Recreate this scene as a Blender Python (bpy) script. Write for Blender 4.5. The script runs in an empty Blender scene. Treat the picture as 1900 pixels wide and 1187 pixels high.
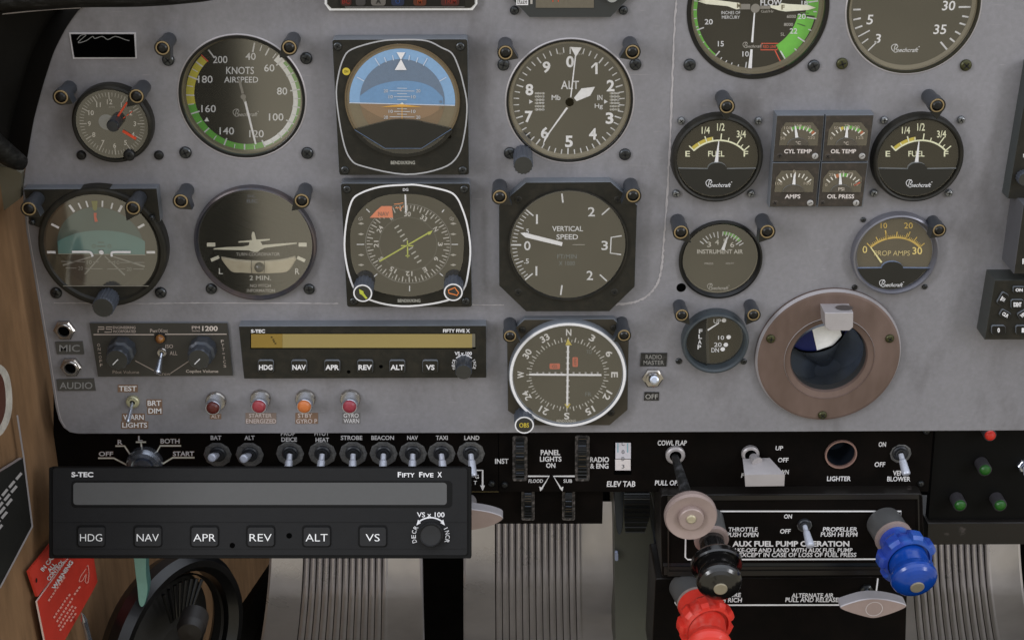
import bpy, math, random
from mathutils import Vector, Matrix
random.seed(7)
scene = bpy.context.scene
COL = scene.collection
PI = math.pi

# ------------------------------------------------------------------ camera
W0, H0 = 1900.0, 1187.0
CX, CY = 950.0, 593.5
F = 2718.0                      # focal length in photograph pixels
n_c = Vector((35, -1273, 2718)).normalized()
up_c = Vector((35, 5806, 2718)).normalized()
u_c = up_c.cross(n_c).normalized()
up_c = n_c.cross(u_c).normalized()
M = Matrix((u_c, -n_c, up_c))                 # camera axes -> world axes
CAM = -(M @ Vector((0, 0, -1))) * 0.88
cd = bpy.data.cameras.new('camera'); cam = bpy.data.objects.new('camera', cd); COL.objects.link(cam)
cd.sensor_width = 36.0; cd.lens = F / W0 * 36.0; cd.clip_start = 0.02; cd.clip_end = 50
cam.matrix_world = Matrix.Translation(CAM) @ M.to_4x4()
scene.camera = cam

# ------------------------------------------------------------------ world and lamps
def ray(px, py): return M @ Vector((px - CX, -(py - CY), -F)).normalized()
def proj(p):
    v = M.transposed() @ (p - CAM)
    return (CX + F * v.x / -v.z, CY - F * v.y / -v.z)

world = bpy.data.worlds.new('World'); scene.world = world; world.use_nodes = True
nt = world.node_tree; nt.nodes.clear()
def N(t, **k):
    n = nt.nodes.new(t)
    for a, b in k.items(): setattr(n, a, b)
    return n
out = N('ShaderNodeOutputWorld'); bg = N('ShaderNodeBackground'); nt.links.new(bg.outputs[0], out.inputs[0])
tc = N('ShaderNodeTexCoord'); sx = N('ShaderNodeSeparateXYZ'); nt.links.new(tc.outputs['Generated'], sx.inputs[0])
mr = N('ShaderNodeMapRange', interpolation_type='SMOOTHSTEP'); nt.links.new(sx.outputs['Z'], mr.inputs['Value'])
mr.inputs['From Min'].default_value = -0.02; mr.inputs['From Max'].default_value = 0.5
mx = N('ShaderNodeMix', data_type='RGBA'); nt.links.new(mr.outputs[0], mx.inputs['Factor'])
LOW = (0.78, 0.71, 0.54, 1); UP = (1.42, 1.49, 1.63, 1)
mx.inputs['A'].default_value = LOW; mx.inputs['B'].default_value = UP
# dark band added to the unseen surroundings, for the left gauges' glass to reflect
neg = N('ShaderNodeMath', operation='MULTIPLY'); neg.inputs[1].default_value = -1; nt.links.new(sx.outputs['Y'], neg.inputs[0])
mxx = N('ShaderNodeMath', operation='MAXIMUM'); mxx.inputs[1].default_value = 0.02; nt.links.new(neg.outputs[0], mxx.inputs[0])
dv = N('ShaderNodeMath', operation='DIVIDE'); nt.links.new(sx.outputs['X'], dv.inputs[0]); nt.links.new(mxx.outputs[0], dv.inputs[1])
def ratio(px):
    d = ray(px, 320); return d.x / abs(d.y)
r0, r1, r2, r3 = ratio(290), ratio(318), ratio(452), ratio(478)
m1 = N('ShaderNodeMapRange', interpolation_type='SMOOTHSTEP'); nt.links.new(dv.outputs[0], m1.inputs['Value'])
m1.inputs['From Min'].default_value = r0; m1.inputs['From Max'].default_value = r1
m2 = N('ShaderNodeMapRange', interpolation_type='SMOOTHSTEP'); nt.links.new(dv.outputs[0], m2.inputs['Value'])
m2.inputs['From Min'].default_value = r2; m2.inputs['From Max'].default_value = r3
m2.inputs['To Min'].default_value = 1; m2.inputs['To Max'].default_value = 0
bm_ = N('ShaderNodeMath', operation='MULTIPLY'); nt.links.new(m1.outputs[0], bm_.inputs[0]); nt.links.new(m2.outputs[0], bm_.inputs[1])
yz = N('ShaderNodeMath', operation='LESS_THAN'); yz.inputs[1].default_value = 0.0; nt.links.new(sx.outputs['Z'], yz.inputs[0])
b3 = N('ShaderNodeMath', operation='MULTIPLY'); nt.links.new(bm_.outputs[0], b3.inputs[0]); nt.links.new(yz.outputs[0], b3.inputs[1])
b4 = N('ShaderNodeMath', operation='MULTIPLY'); b4.inputs[1].default_value = 0.97; nt.links.new(b3.outputs[0], b4.inputs[0])
mx2 = N('ShaderNodeMix', data_type='RGBA'); nt.links.new(b4.outputs[0], mx2.inputs['Factor'])
zr = N('ShaderNodeMapRange', interpolation_type='SMOOTHSTEP'); nt.links.new(sx.outputs['Z'], zr.inputs['Value'])
zr.inputs['From Min'].default_value = 0.45; zr.inputs['From Max'].default_value = 0.95
zm = N('ShaderNodeMix', data_type='RGBA'); nt.links.new(zr.outputs[0], zm.inputs['Factor']); nt.links.new(mx.outputs['Result'], zm.inputs['A']); zm.inputs['B'].default_value = (2.3, 2.45, 2.7, 1)
nt.links.new(zm.outputs['Result'], mx2.inputs['A']); mx2.inputs['B'].default_value = (0.03, 0.03, 0.025, 1)
nt.links.new(mx2.outputs['Result'], bg.inputs['Color']); bg.inputs['Strength'].default_value = 0.61

def area(name, loc, target, sx_, sy_, power, colr):
    l = bpy.data.lights.new(name, 'AREA'); l.shape = 'RECTANGLE'; l.size = sx_; l.size_y = sy_; l.energy = power; l.color = colr
    o = bpy.data.objects.new(name, l); COL.objects.link(o); o.location = loc
    o.rotation_euler = (Vector(target) - Vector(loc)).to_track_quat('-Z', 'Y').to_euler()
area('window_light', (-1.05, -0.95, 0.55), (0.1, 0, -0.05), 0.30, 0.8, 7.2, (0.97, 0.97, 1.0))
area('window_light', (1.25, -0.95, 0.55), (0.1, 0, -0.05), 0.30, 0.8, 6.0, (0.97, 0.97, 1.0))
vs = scene.view_settings
vs.view_transform = 'Standard'; vs.look = 'None'; vs.exposure = 0; vs.gamma = 1; vs.use_curve_mapping = False

# ------------------------------------------------------------------ materials
def lin(c):
    c = c / 255.0
    return c / 12.92 if c <= 0.04045 else ((c + 0.055) / 1.055) ** 2.4
LF = 0.78
_M = {}
def mat(name, rgb, rough=0.5, metal=0.0, var=0.0, vscale=60, bump=0.0, bscale=400, spec=0.5, rvar=0.0, coat=0.0, stretch=(1, 1, 1), detail=4, rgb2=None, thresh=None, raw=False):
    if name in _M: return _M[name]
    m = bpy.data.materials.new(name); m.use_nodes = True; t = m.node_tree
    b = t.nodes['Principled BSDF']
    k = 1.0 if raw else LF
    c = tuple(min(0.85, lin(v) / k) for v in rgb)
    b.inputs['Base Color'].default_value = (*c, 1); b.inputs['Roughness'].default_value = rough
    b.inputs['Metallic'].default_value = metal; b.inputs['Specular IOR Level'].default_value = spec
    b.inputs['Coat Weight'].default_value = coat; b.inputs['Coat Roughness'].default_value = 0.08
    if var or bump or rgb2 or rvar:
        tcn = t.nodes.new('ShaderNodeTexCoord'); mp = t.nodes.new('ShaderNodeMapping'); t.links.new(tcn.outputs['Object'], mp.inputs[0])
        mp.inputs['Scale'].default_value = stretch
    if var or rgb2 or rvar:
        nz = t.nodes.new('ShaderNodeTexNoise'); nz.inputs['Scale'].default_value = vscale; nz.inputs['Detail'].default_value = detail
        nz.inputs['Roughness'].default_value = 0.65
        t.links.new(mp.outputs[0], nz.inputs['Vector'])
        rp = t.nodes.new('ShaderNodeValToRGB'); t.links.new(nz.outputs['Fac'], rp.inputs[0])
        if rgb2:
            c2 = tuple(min(0.85, lin(v) / k) for v in rgb2)
            rp.color_ramp.elements[0].position, rp.color_ramp.elements[1].position = thresh or (0.5, 0.62)
            rp.color_ramp.elements[0].color = (*c, 1); rp.color_ramp.elements[1].color = (*c2, 1)
        else:
            rp.color_ramp.elements[0].position = 0.3; rp.color_ramp.elements[1].position = 0.7
            rp.color_ramp.elements[0].color = (*[v * (1 - var) for v in c], 1); rp.color_ramp.elements[1].color = (*[v * (1 + var) for v in c], 1)
        t.links.new(rp.outputs[0], b.inputs['Base Color'])
        if rvar:
            m3 = t.nodes.new('ShaderNodeMapRange'); t.links.new(nz.outputs['Fac'], m3.inputs['Value'])
            m3.inputs['To Min'].default_value = max(0.02, rough - rvar); m3.inputs['To Max'].default_value = min(1, rough + rvar)
            t.links.new(m3.outputs[0], b.inputs['Roughness'])
    if bump:
        n2 = t.nodes.new('ShaderNodeTexNoise'); n2.inputs['Scale'].default_value = bscale; n2.inputs['Detail'].default_value = 3
        t.links.new(mp.outputs[0], n2.inputs['Vector'])
        bp = t.nodes.new('ShaderNodeBump'); bp.inputs['Strength'].default_value = bump; bp.inputs['Distance'].default_value = 0.0006
        t.links.new(n2.outputs['Fac'], bp.inputs['Height']); t.links.new(bp.outputs[0], b.inputs['Normal'])
    _M[name] = m
    return m
def art(r, g, b): return mat('paint_%d_%d_%d' % (r, g, b), (r, g, b), rough=0.6, spec=0.3, var=0.06, vscale=500)
WHITE = art(205, 204, 206); CREAM = art(205, 204, 190); DULL = art(150, 146, 140)
def glass_mat(name, fac, tint=(1, 1, 1)):
    m = bpy.data.materials.new(name); m.use_nodes = True; t = m.node_tree; t.nodes.clear()
    o = t.nodes.new('ShaderNodeOutputMaterial'); mix = t.nodes.new('ShaderNodeMixShader')
    tr = t.nodes.new('ShaderNodeBsdfTransparent'); gl = t.nodes.new('ShaderNodeBsdfGlossy'); gl.inputs['Roughness'].default_value = 0.07
    gl.inputs['Color'].default_value = (*tint, 1)
    tcn = t.nodes.new('ShaderNodeTexCoord'); nz = t.nodes.new('ShaderNodeTexNoise'); nz.inputs['Scale'].default_value = 22; nz.inputs['Detail'].default_value = 3
    t.links.new(tcn.outputs['Object'], nz.inputs['Vector'])
    mr_ = t.nodes.new('ShaderNodeMapRange'); mr_.inputs['To Min'].default_value = fac * 0.86; mr_.inputs['To Max'].default_value = fac * 1.14
    t.links.new(nz.outputs['Fac'], mr_.inputs['Value']); t.links.new(mr_.outputs[0], mix.inputs[0])
    t.links.new(tr.outputs[0], mix.inputs[1]); t.links.new(gl.outputs[0], mix.inputs[2]); t.links.new(mix.outputs[0], o.inputs[0])
    return m
GLASS = glass_mat('dial_glass', 0.185)
GLASS_STRONG = glass_mat('bright_dial_glass', 0.29)
GLASS_LIGHT = glass_mat('clean_glass', 0.09)

def panel_mat():
    m = bpy.data.materials.new('grey_panel_paint'); m.use_nodes = True; t = m.node_tree; b = t.nodes['Principled BSDF']
    tcn = t.nodes.new('ShaderNodeTexCoord')
    def noise(scale, detail, st=(1, 1, 1)):
        mp = t.nodes.new('ShaderNodeMapping'); mp.inputs['Scale'].default_value = st; t.links.new(tcn.outputs['Object'], mp.inputs[0])
        n = t.nodes.new('ShaderNodeTexNoise'); n.inputs['Scale'].default_value = scale; n.inputs['Detail'].default_value = detail; n.inputs['Roughness'].default_value = 0.6
        t.links.new(mp.outputs[0], n.inputs['Vector']); return n
    def ramp(n, p0, p1, c0, c1):
        r = t.nodes.new('ShaderNodeValToRGB'); t.links.new(n.outputs['Fac'], r.inputs[0])
        r.color_ramp.elements[0].position = p0; r.color_ramp.elements[1].position = p1
        r.color_ramp.elements[0].color = (*c0, 1); r.color_ramp.elements[1].color = (*c1, 1); return r
    g = [lin(v) / LF for v in (118, 117, 120)]
    big = ramp(noise(9, 5), 0.3, 0.7, [v * 0.86 for v in g], [v * 1.08 for v in g])
    fine = ramp(noise(420, 3), 0.3, 0.7, (0.93, 0.93, 0.93), (1.06, 1.05, 1.07))
    stain = ramp(noise(22, 7, (1.3, 1, 0.55)), 0.52, 0.80, (1, 1, 1), (0.60, 0.585, 0.57))
    scr = ramp(noise(70, 3, (1, 1, 12)), 0.66, 0.72, (1, 1, 1), (1.22, 1.19, 1.17))
    cur = big
    for r in (fine, stain, scr):
        mm = t.nodes.new('ShaderNodeMix'); mm.data_type = 'RGBA'; mm.blend_type = 'MULTIPLY'; mm.inputs['Factor'].default_value = 1
        t.links.new(cur.outputs[0] if cur is big else cur.outputs['Result'], mm.inputs['A']); t.links.new(r.outputs[0], mm.inputs['B']); cur = mm
    t.links.new(cur.outputs['Result'], b.inputs['Base Color'])
    b.inputs['Roughness'].default_value = 0.55; b.inputs['Specular IOR Level'].default_value = 0.35
    n2 = noise(700, 2); bp = t.nodes.new('ShaderNodeBump'); bp.inputs['Strength'].default_value = 0.12; bp.inputs['Distance'].default_value = 0.0004
    t.links.new(n2.outputs['Fac'], bp.inputs['Height']); t.links.new(bp.outputs[0], b.inputs['Normal'])
    return m
PANEL = panel_mat()
EDGE = mat('worn_panel_edge', (150, 146, 148), 0.5, var=0.12, vscale=90)
BEZ = mat('black_bezel_plastic', (31, 30, 26), 0.45, spec=0.25, rgb2=(42, 39, 33), thresh=(0.45, 0.75), vscale=140, bump=0.15, bscale=900)
CASE = mat('skylit_case_grey', (96, 100, 106), 0.4, var=0.12, vscale=80, rvar=0.1)  # lightened grey: sky light on the tops of black cases put into the colour
POSTM = mat('post_grey_black', (44, 47, 52), 0.35, var=0.15, vscale=80)
OLV = mat('olive_dial_wall', (92, 84, 66), 0.6, var=0.1)
DIAL = mat('dark_dial', (22, 20, 15), 0.8, spec=0.05, var=0.15, vscale=30)
DIALB = mat('olive_dial', (32, 28, 18), 0.8, spec=0.05, var=0.12, vscale=25)
COVER = mat('black_dial_cover', (36, 35, 31), 0.5, spec=0.3, var=0.1, vscale=60)
BLACK = mat('black_gloss_rim', (14, 14, 14), 0.3, spec=0.4)
PIT = mat('pitch_black_recess', (4, 4, 4), 1.0, spec=0.0)
SUBP = mat('black_subpanel_paint', (9, 7, 6), 0.7, spec=0.07, rgb2=(15, 11, 9), thresh=(0.4, 0.7), vscale=40)
SCREWM = mat('blackened_screw_steel', (62, 64, 66), 0.28, metal=0.85, var=0.3, vscale=200)
SCREWL = mat('grey_screw_steel', (120, 122, 124), 0.3, metal=0.8, var=0.3, vscale=200)
SCREWO = mat('olive_screw', (58, 58, 34), 0.35, metal=0.5, var=0.3, vscale=200)
SLOT = mat('screw_slot', (10, 10, 10), 0.8)
STEEL = mat('bright_steel', (178, 184, 196), 0.22, metal=0.9, var=0.1, vscale=90, rvar=0.08)
LEVER = mat('satin_lever', (172, 176, 188), 0.3, metal=0.25, var=0.08, vscale=120)
CHROME = mat('brass_chrome', (160, 156, 152), 0.22, metal=.9, var=0.3, vscale=160, rvar=0.1)
BRASS = mat('brass_ring', (126, 108, 76), 0.5, metal=0.1, var=0.15, vscale=200)
KNOB = mat('slate_knob', (62, 66, 74), 0.45, var=0.12, vscale=120, bump=0.1)
KNOBF = mat('black_knob_face', (42, 42, 39), 0.5, var=0.1, vscale=150, bump=0.15, bscale=1200)
PINK = mat('worn_beige_metal', (140, 124, 119), 0.42, metal=0.15, var=0.12, vscale=45, rvar=0.12, bump=0.1)
COPPER = mat('brown_vent_metal', (86, 71, 64), 0.4, metal=0.3, rgb2=(110, 93, 87), thresh=(0.35, 0.7), vscale=18, rvar=0.12, stretch=(1.6, 1, 0.6))
ALU = mat('pale_aluminium', (158, 154, 156), 0.4, metal=0.3, var=0.08, vscale=40)
LEATHER = mat('black_leather', (15, 15, 14), 0.55, spec=.25, rgb2=(44, 44, 43), thresh=(0.5, 0.72), vscale=90, stretch=(1, 1, 2.5), bump=1.0, bscale=160)
TAN = mat('tan_side_wall', (96, 74, 53), 0.75, spec=0.15, rgb2=(132, 103, 75), thresh=(0.3, 0.7), vscale=26, stretch=(1, 1.6, .45), bump=0.4, bscale=260, detail=10)
OLIVE = mat('olive_grey_trim', (84, 80, 66), 0.6, var=0.08, vscale=40)
CONS = mat('dark_olive_console', (72, 73, 66), 0.55, var=0.1, vscale=15)
WORN = mat('worn_black_edge', (20, 17, 15), 0.45, rgb2=(72, 66, 64), thresh=(0.66, 0.78), vscale=60)

# ------------------------------------------------------------------ frames: true planes in space reached along a sight line
class Frame:
    def __init__(s, O, n, ax):
        s.O = Vector(O); s.n = Vector(n).normalized(); s.ax = Vector(ax).normalized(); s.ay = s.n.cross(s.ax).normalized()
    def p(s, px, py, h=0.0):
        d = ray(px, py); o = s.O + s.n * (h * 0.001)
        t = (o - CAM).dot(s.n) / d.dot(s.n)
        return CAM + d * t
    def mpp(s, px, py, h=0.0):
        q = s.p(px, py, h); return -(M.transposed() @ (q - CAM)).z / F
PF = Frame((0, 0, 0), (0, -1, 0), (1, 0, 0))              # instrument panel plane
CV = M @ Vector((0, 0, -1))
UF = Frame(CAM + CV * 0.885, -CV, M @ Vector((1, 0, 0)))   # face of the near autopilot unit, turned to the pilot
XW = PF.p(62, 640).x
SF = Frame((XW, 0, 0), (1, 0, 0), (0, -1, 0))             # cabin side wall

_T = {}
def glyphs(txt, bold, shear):
    key = (txt, bold, shear)
    if key in _T: return _T[key]
    c = bpy.data.curves.new('t', 'FONT'); c.body = txt; c.size = 1; c.resolution_u = 3; c.offset = bold; c.shear = shear
    o = bpy.data.objects.new('t', c); COL.objects.link(o)
    dg = bpy.context.evaluated_depsgraph_get()
    me = bpy.data.meshes.new_from_object(o.evaluated_get(dg))
    vs_ = [(v.co.x, v.co.y) for v in me.vertices]; fs = [tuple(p.vertices) for p in me.polygons]
    bpy.data.objects.remove(o); bpy.data.meshes.remove(me); bpy.data.curves.remove(c)
    _T[key] = (vs_, fs)
    return _T[key]

class MB:
    def __init__(s, fr=PF): s.v = []; s.f = []; s.mi = []; s.mats = []; s.fr = fr; s.sm = []
    def m(s, mt):
        if mt not in s.mats: s.mats.append(mt)
        return s.mats.index(mt)
    def add(s, vs_, fs, mt, smooth=False):
        b = len(s.v); s.v += [Vector(q) for q in vs_]; k = s.m(mt)
        for f in fs: s.f.append(tuple(i + b for i in f)); s.mi.append(k); s.sm.append(smooth)
    def poly(s, pts, h, mt):
        a = 0
        for i in range(len(pts)):
            x0, y0 = pts[i]; x1, y1 = pts[(i + 1) % len(pts)]; a += x0 * y1 - x1 * y0
        if a > 0: pts = pts[::-1]
        s.add([s.fr.p(x, y, h) for x, y in pts], [tuple(range(len(pts)))], mt)
    def rect(s, x0, y0, x1, y1, h, mt): s.poly([(x0, y0), (x1, y0), (x1, y1), (x0, y1)], h, mt)
    def line(s, p0, p1, w, h, mt, w1=None):
        w1 = w if w1 is None else w1
        dx, dy = p1[0] - p0[0], p1[1] - p0[1]; l = math.hypot(dx, dy) or 1; nx, ny = -dy / l, dx / l
        s.poly([(p0[0] + nx * w / 2, p0[1] + ny * w / 2), (p1[0] + nx * w1 / 2, p1[1] + ny * w1 / 2), (p1[0] - nx * w1 / 2, p1[1] - ny * w1 / 2), (p0[0] - nx * w / 2, p0[1] - ny * w / 2)], h, mt)
    def path(s, pts, w, h, mt, closed=False):
        n = len(pts); L = []; R = []
        for i in range(n):
            if closed: a = pts[i - 1]; b = pts[(i + 1) % n]
            else: a = pts[max(0, i - 1)]; b = pts[min(n - 1, i + 1)]
            dx, dy = b[0] - a[0], b[1] - a[1]; l = math.hypot(dx, dy) or 1
            nx, ny = -dy / l * w / 2, dx / l * w / 2
            L.append((pts[i][0] + nx, pts[i][1] + ny)); R.append((pts[i][0] - nx, pts[i][1] - ny))
        vs_ = [s.fr.p(x, y, h) for x, y in L] + [s.fr.p(x, y, h) for x, y in R]
        fs = []
        for i in range(n if closed else n - 1):
            j = (i + 1) % n; fs.append((i, j, j + n, i + n))
        s.add(vs_, fs, mt)
    def text(s, t, cx, cy, w, hh, h, mt, bold=0.0, rot=0, shear=0.0):
        vs_, fs = glyphs(t, bold, shear)
        if not vs_: return
        x0 = min(v[0] for v in vs_); x1 = max(v[0] for v in vs_); y0 = min(v[1] for v in vs_); y1 = max(v[1] for v in vs_)
        if w is None: w = (x1 - x0) / (y1 - y0) * hh * 1.0
        if hh is None: hh = (y1 - y0) / (x1 - x0) * w
        kx = w / (x1 - x0); ky = hh / (y1 - y0); c, sn = math.cos(math.radians(rot)), math.sin(math.radians(rot)); o = []
        for a, b in vs_:
            X = (a - (x0 + x1) / 2) * kx; Y = -(b - (y0 + y1) / 2) * ky
            o.append(s.fr.p(cx + X * c - Y * sn, cy + X * sn + Y * c, h))
        s.add(o, fs, mt)
    def polar(s, cx, cy, h):
        c = s.fr.p(cx, cy, h); k = s.fr.mpp(cx, cy, h)
        return lambda a, R: c + (s.fr.ax * math.sin(math.radians(a)) + s.fr.ay * math.cos(math.radians(a))) * (R * k)
    def arc(s, cx, cy, r0_, r1_, a0, a1, h, mt, n=None):
        g = s.polar(cx, cy, h); n = n or max(3, int(abs(a1 - a0) / 5)); vs_ = []; fs = []
        for i in range(n + 1):
            a = a0 + (a1 - a0) * i / n; vs_ += [g(a, r0_), g(a, r1_)]
        for i in range(n): fs.append((2 * i, 2 * i + 2, 2 * i + 3, 2 * i + 1)[::-1])
        s.add(vs_, fs, mt)
    def disc(s, cx, cy, r, h, mt, n=48):
        g = s.polar(cx, cy, h); s.add([g(-360.0 * i / n, r) for i in range(n)], [tuple(range(n))], mt)
    def tick(s, cx, cy, a, r0_, r1_, w, h, mt):
        g = s.polar(cx, cy, h); e0 = math.degrees(w / 2 / max(r0_, .1)); e1 = math.degrees(w / 2 / r1_)
        s.add([g(a - e0, r0_), g(a + e0, r0_), g(a + e1, r1_), g(a - e1, r1_)], [(0, 1, 2, 3)], mt)
    def pol_px(s, cx, cy, h, a, R): return proj(s.polar(cx, cy, h)(a, R))
    def ptext(s, t, cx, cy, a, R, hh, h, mt, bold=0.0, radial=False, w=None, extra=0):
        x, y = s.pol_px(cx, cy, h, a, R); s.text(t, x, y, w, hh, h, mt, bold, (a if radial else 0) + extra)
    def prism(s, pts, h0, h1, mt, side=None, bev=0.0):
        side = side or mt
        a = 0
        for i in range(len(pts)):
            x0, y0 = pts[i]; x1, y1 = pts[(i + 1) % len(pts)]; a += x0 * y1 - x1 * y0
        if a > 0: pts = pts[::-1]
        n = len(pts); mx_ = sum(p_[0] for p_ in pts) / n; my = sum(p_[1] for p_ in pts) / n
        front = [s.fr.p(x, y, h1) for x, y in pts]
        back = [q - s.fr.n * ((h1 - h0) * .001) for q in front]
        if bev:
            k = s.fr.mpp(mx_, my, h1); mid = [q - s.fr.n * (bev * k * 0.8) for q in front]
            c = sum(front, Vector()) / n
            ins = []
            for i in range(n):
                e0 = (front[i] - front[i - 1]); e1 = (front[(i + 1) % n] - front[i])
                d0 = s.fr.n.cross(e0).normalized(); d1 = s.fr.n.cross(e1).normalized()
                dd = d0 + d1; dd = dd / max(0.35, dd.length_squared) * 2 if dd.length > 1e-6 else d0
                ins.append(front[i] + dd * (bev * k * 0.5) * 1.0)
            vs_ = back + mid + ins
            fs = [(i, (i + 1) % n, (i + 1) % n + n, i + n) for i in range(n)]
            s.add(vs_, fs, side)
            b = len(s.v)
            s.add(mid + ins, [(i, (i + 1) % n, (i + 1) % n + n, i + n) for i in range(n)], side)
            s.add(ins, [tuple(range(n))], mt)
        else:
            s.add(back + front, [(i, (i + 1) % n, (i + 1) % n + n, i + n) for i in range(n)], side)
            s.add(front, [tuple(range(n))], mt)
    def lathe(s, cx, cy, href, prof, mt, n=40, flute=None, smooth=True, cmat=None):
        """prof: list of (radius px, height mm[, material]) about the frame normal through (cx,cy) seen at height href"""
        c0 = s.fr.p(cx, cy, href); k = s.fr.mpp(cx, cy, href)
        rows = []
        for q in prof:
            r, hh = q[0], q[1]; c = c0 + s.fr.n * ((hh - href) * .001); row = []
            for i in range(n):
                a = 2 * PI * i / n; rr = r
                if flute and r > flute[2]: rr = r * (1 + flute[1] * (1 if (i * flute[0] // n) % 2 else -1)) if flute[0] > 0 else r
                row.append(c + (s.fr.ax * math.cos(a) + s.fr.ay * math.sin(a)) * rr * k)
            rows.append(row)
        for j in range(len(prof) - 1):
            mm = prof[j + 1][2] if len(prof[j + 1]) > 2 else mt
            s.add(rows[j] + rows[j + 1], [(i, (i + 1) % n, (i + 1) % n + n, i + n) for i in range(n)], mm, smooth)
        if prof[-1][0] > 0.01: s.add(rows[-1], [tuple(range(n))], cmat or (prof[-1][2] if len(prof[-1]) > 2 else mt))
    def tube(s, pts, rads, mt, n=20, cap=True):
        rows = []
        for i, q in enumerate(pts):
            a = pts[max(0, i - 1)]; b = pts[min(len(pts) - 1, i + 1)]; d = (b - a).normalized()
            e = d.cross(Vector((0, 0, 1)));
            if e.length < 0.05: e = d.cross(Vector((1, 0, 0)))
            e.normalize(); g = e.cross(d)
            rows.append([q + (e * math.cos(2 * PI * k / n) + g * math.sin(2 * PI * k / n)) * rads[i] for k in range(n)])
        for j in range(len(pts) - 1):
            s.add(rows[j] + rows[j + 1], [(i, (i + 1) % n, (i + 1) % n + n, i + n) for i in range(n)], mt, True)
        if cap: s.add(rows[-1], [tuple(range(n))], mt); s.add(rows[0], [tuple(range(n))[::-1]], mt)
    def box(s, pa, pb, mt):
        x0, y0, z0 = pa; x1, y1, z1 = pb
        s.add([(x0, y0, z0), (x1, y0, z0), (x1, y1, z0), (x0, y1, z0), (x0, y0, z1), (x1, y0, z1), (x1, y1, z1), (x0, y1, z1)],
              [(0, 3, 2, 1), (4, 5, 6, 7), (0, 1, 5, 4), (1, 2, 6, 5), (2, 3, 7, 6), (3, 0, 4, 7)], mt)
ORG = {}
def build(s, name, parent=None, label=None):
    off = ORG[parent.name] if parent is not None else sum(s.v, Vector()) / len(s.v)
    me = bpy.data.meshes.new(name); me.from_pydata([q - off for q in s.v], [], s.f)
    for mt in s.mats: me.materials.append(mt)
    me.polygons.foreach_set('material_index', s.mi); me.polygons.foreach_set('use_smooth', s.sm)
    me.validate(); me.update(); me.set_sharp_from_angle(angle=math.radians(38))
    o = bpy.data.objects.new(name, me); COL.objects.link(o)
    if parent is not None: o.parent = parent
    else: o.location = off
    ORG[o.name] = off
    if label: o['label'] = label
    return o
MB.build = build

def thing(name, label, cat, at, group=None, fr=PF, h=0):
    o = bpy.data.objects.new(name, None); COL.objects.link(o)
    o.location = fr.p(at[0], at[1], h); ORG[o.name] = o.location.copy(); o.empty_display_size = 0.01
    o['label'] = label; o['category'] = cat
    if group: o['group'] = group
    return o
def tag(o, label, cat, group=None):
    o['label'] = label; o['category'] = cat
    if group: o['group'] = group
    return o

def circ(cx, cy, r, h=0, n=64, fr=PF, a0=0, a1=360):
    b = MB(fr); g = b.polar(cx, cy, h); m_ = n if a1 - a0 >= 360 else n + 1
    return [proj(g(a0 + (a1 - a0) * i / n, r)) for i in range(m_)]
def rrect(x0, y0, x1, y1, r, n=5):
    P = []
    for (cx, cy, a0) in ((x1 - r, y0 + r, -90), (x1 - r, y1 - r, 0), (x0 + r, y1 - r, 90), (x0 + r, y0 + r, 180)):
        for i in range(n + 1):
            a = math.radians(a0 + 90 * i / n); P.append((cx + r * math.cos(a), cy + r * math.sin(a)))
    return P
def rquad(pts, r, n=4):
    P = []; m_ = len(pts)
    for i in range(m_):
        p = Vector(pts[i]); a = Vector(pts[i - 1]); b = Vector(pts[(i + 1) % m_])
        p0 = p + (a - p).normalized() * r; p1 = p + (b - p).normalized() * r
        for k in range(n + 1):
            t = k / n; q = p0 * (1 - t) ** 2 + p * 2 * t * (1 - t) + p1 * t * t; P.append((q.x, q.y))
    return P
def spline(pts, n=5, closed=True):
    o = []; m_ = len(pts); rng = m_ if closed else m_ - 1
    for i in range(rng):
        if closed: p0, p1, p2, p3 = (Vector(pts[(i + k) % m_]) for k in (-1, 0, 1, 2))
        else: p0, p1, p2, p3 = (Vector(pts[min(max(i + k, 0), m_ - 1)]) for k in (-1, 0, 1, 2))
        for k in range(n):
            t = k / n
            q = 0.5 * ((2 * p1) + (p2 - p0) * t + (2 * p0 - 5 * p1 + 4 * p2 - p3) * t * t + (3 * p1 - p0 - 3 * p2 + p3) * t ** 3)
            o.append(tuple(q))
    if not closed: o.append(tuple(pts[-1]))
    return o
def Z(pts, sc, ox, oy): return [(ox + x / sc, oy + y / sc) for x, y in pts]

def cut_plate(b, outline, holes, h1, thick, mt, bevel=0.0004):
    """a metal sheet with real holes: filled 2D curve with thickness and a rounded edge"""
    c = bpy.data.curves.new('c', 'CURVE'); c.dimensions = '2D'; c.fill_mode = 'BOTH'
    c.extrude = thick * .0005 - bevel; c.bevel_depth = bevel; c.bevel_resolution = 2
    for ring in [outline] + holes:
        sp = c.splines.new('POLY'); sp.points.add(len(ring) - 1)
        for i, (x, y) in enumerate(ring):
            q = PF.p(x, y, h1); sp.points[i].co = (q.x, q.z, 0, 1)
        sp.use_cyclic_u = True
    o = bpy.data.objects.new('c', c); COL.objects.link(o)
    me = bpy.data.meshes.new_from_object(o.evaluated_get(bpy.context.evaluated_depsgraph_get()))
    hm = h1 * .001 - thick * .0005
    b.add([Vector((v.co.x, -hm - v.co.z, v.co.y)) for v in me.vertices], [tuple(p.vertices) for p in me.polygons], mt)
    bpy.data.objects.remove(o); bpy.data.meshes.remove(me); bpy.data.curves.remove(c)

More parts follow.
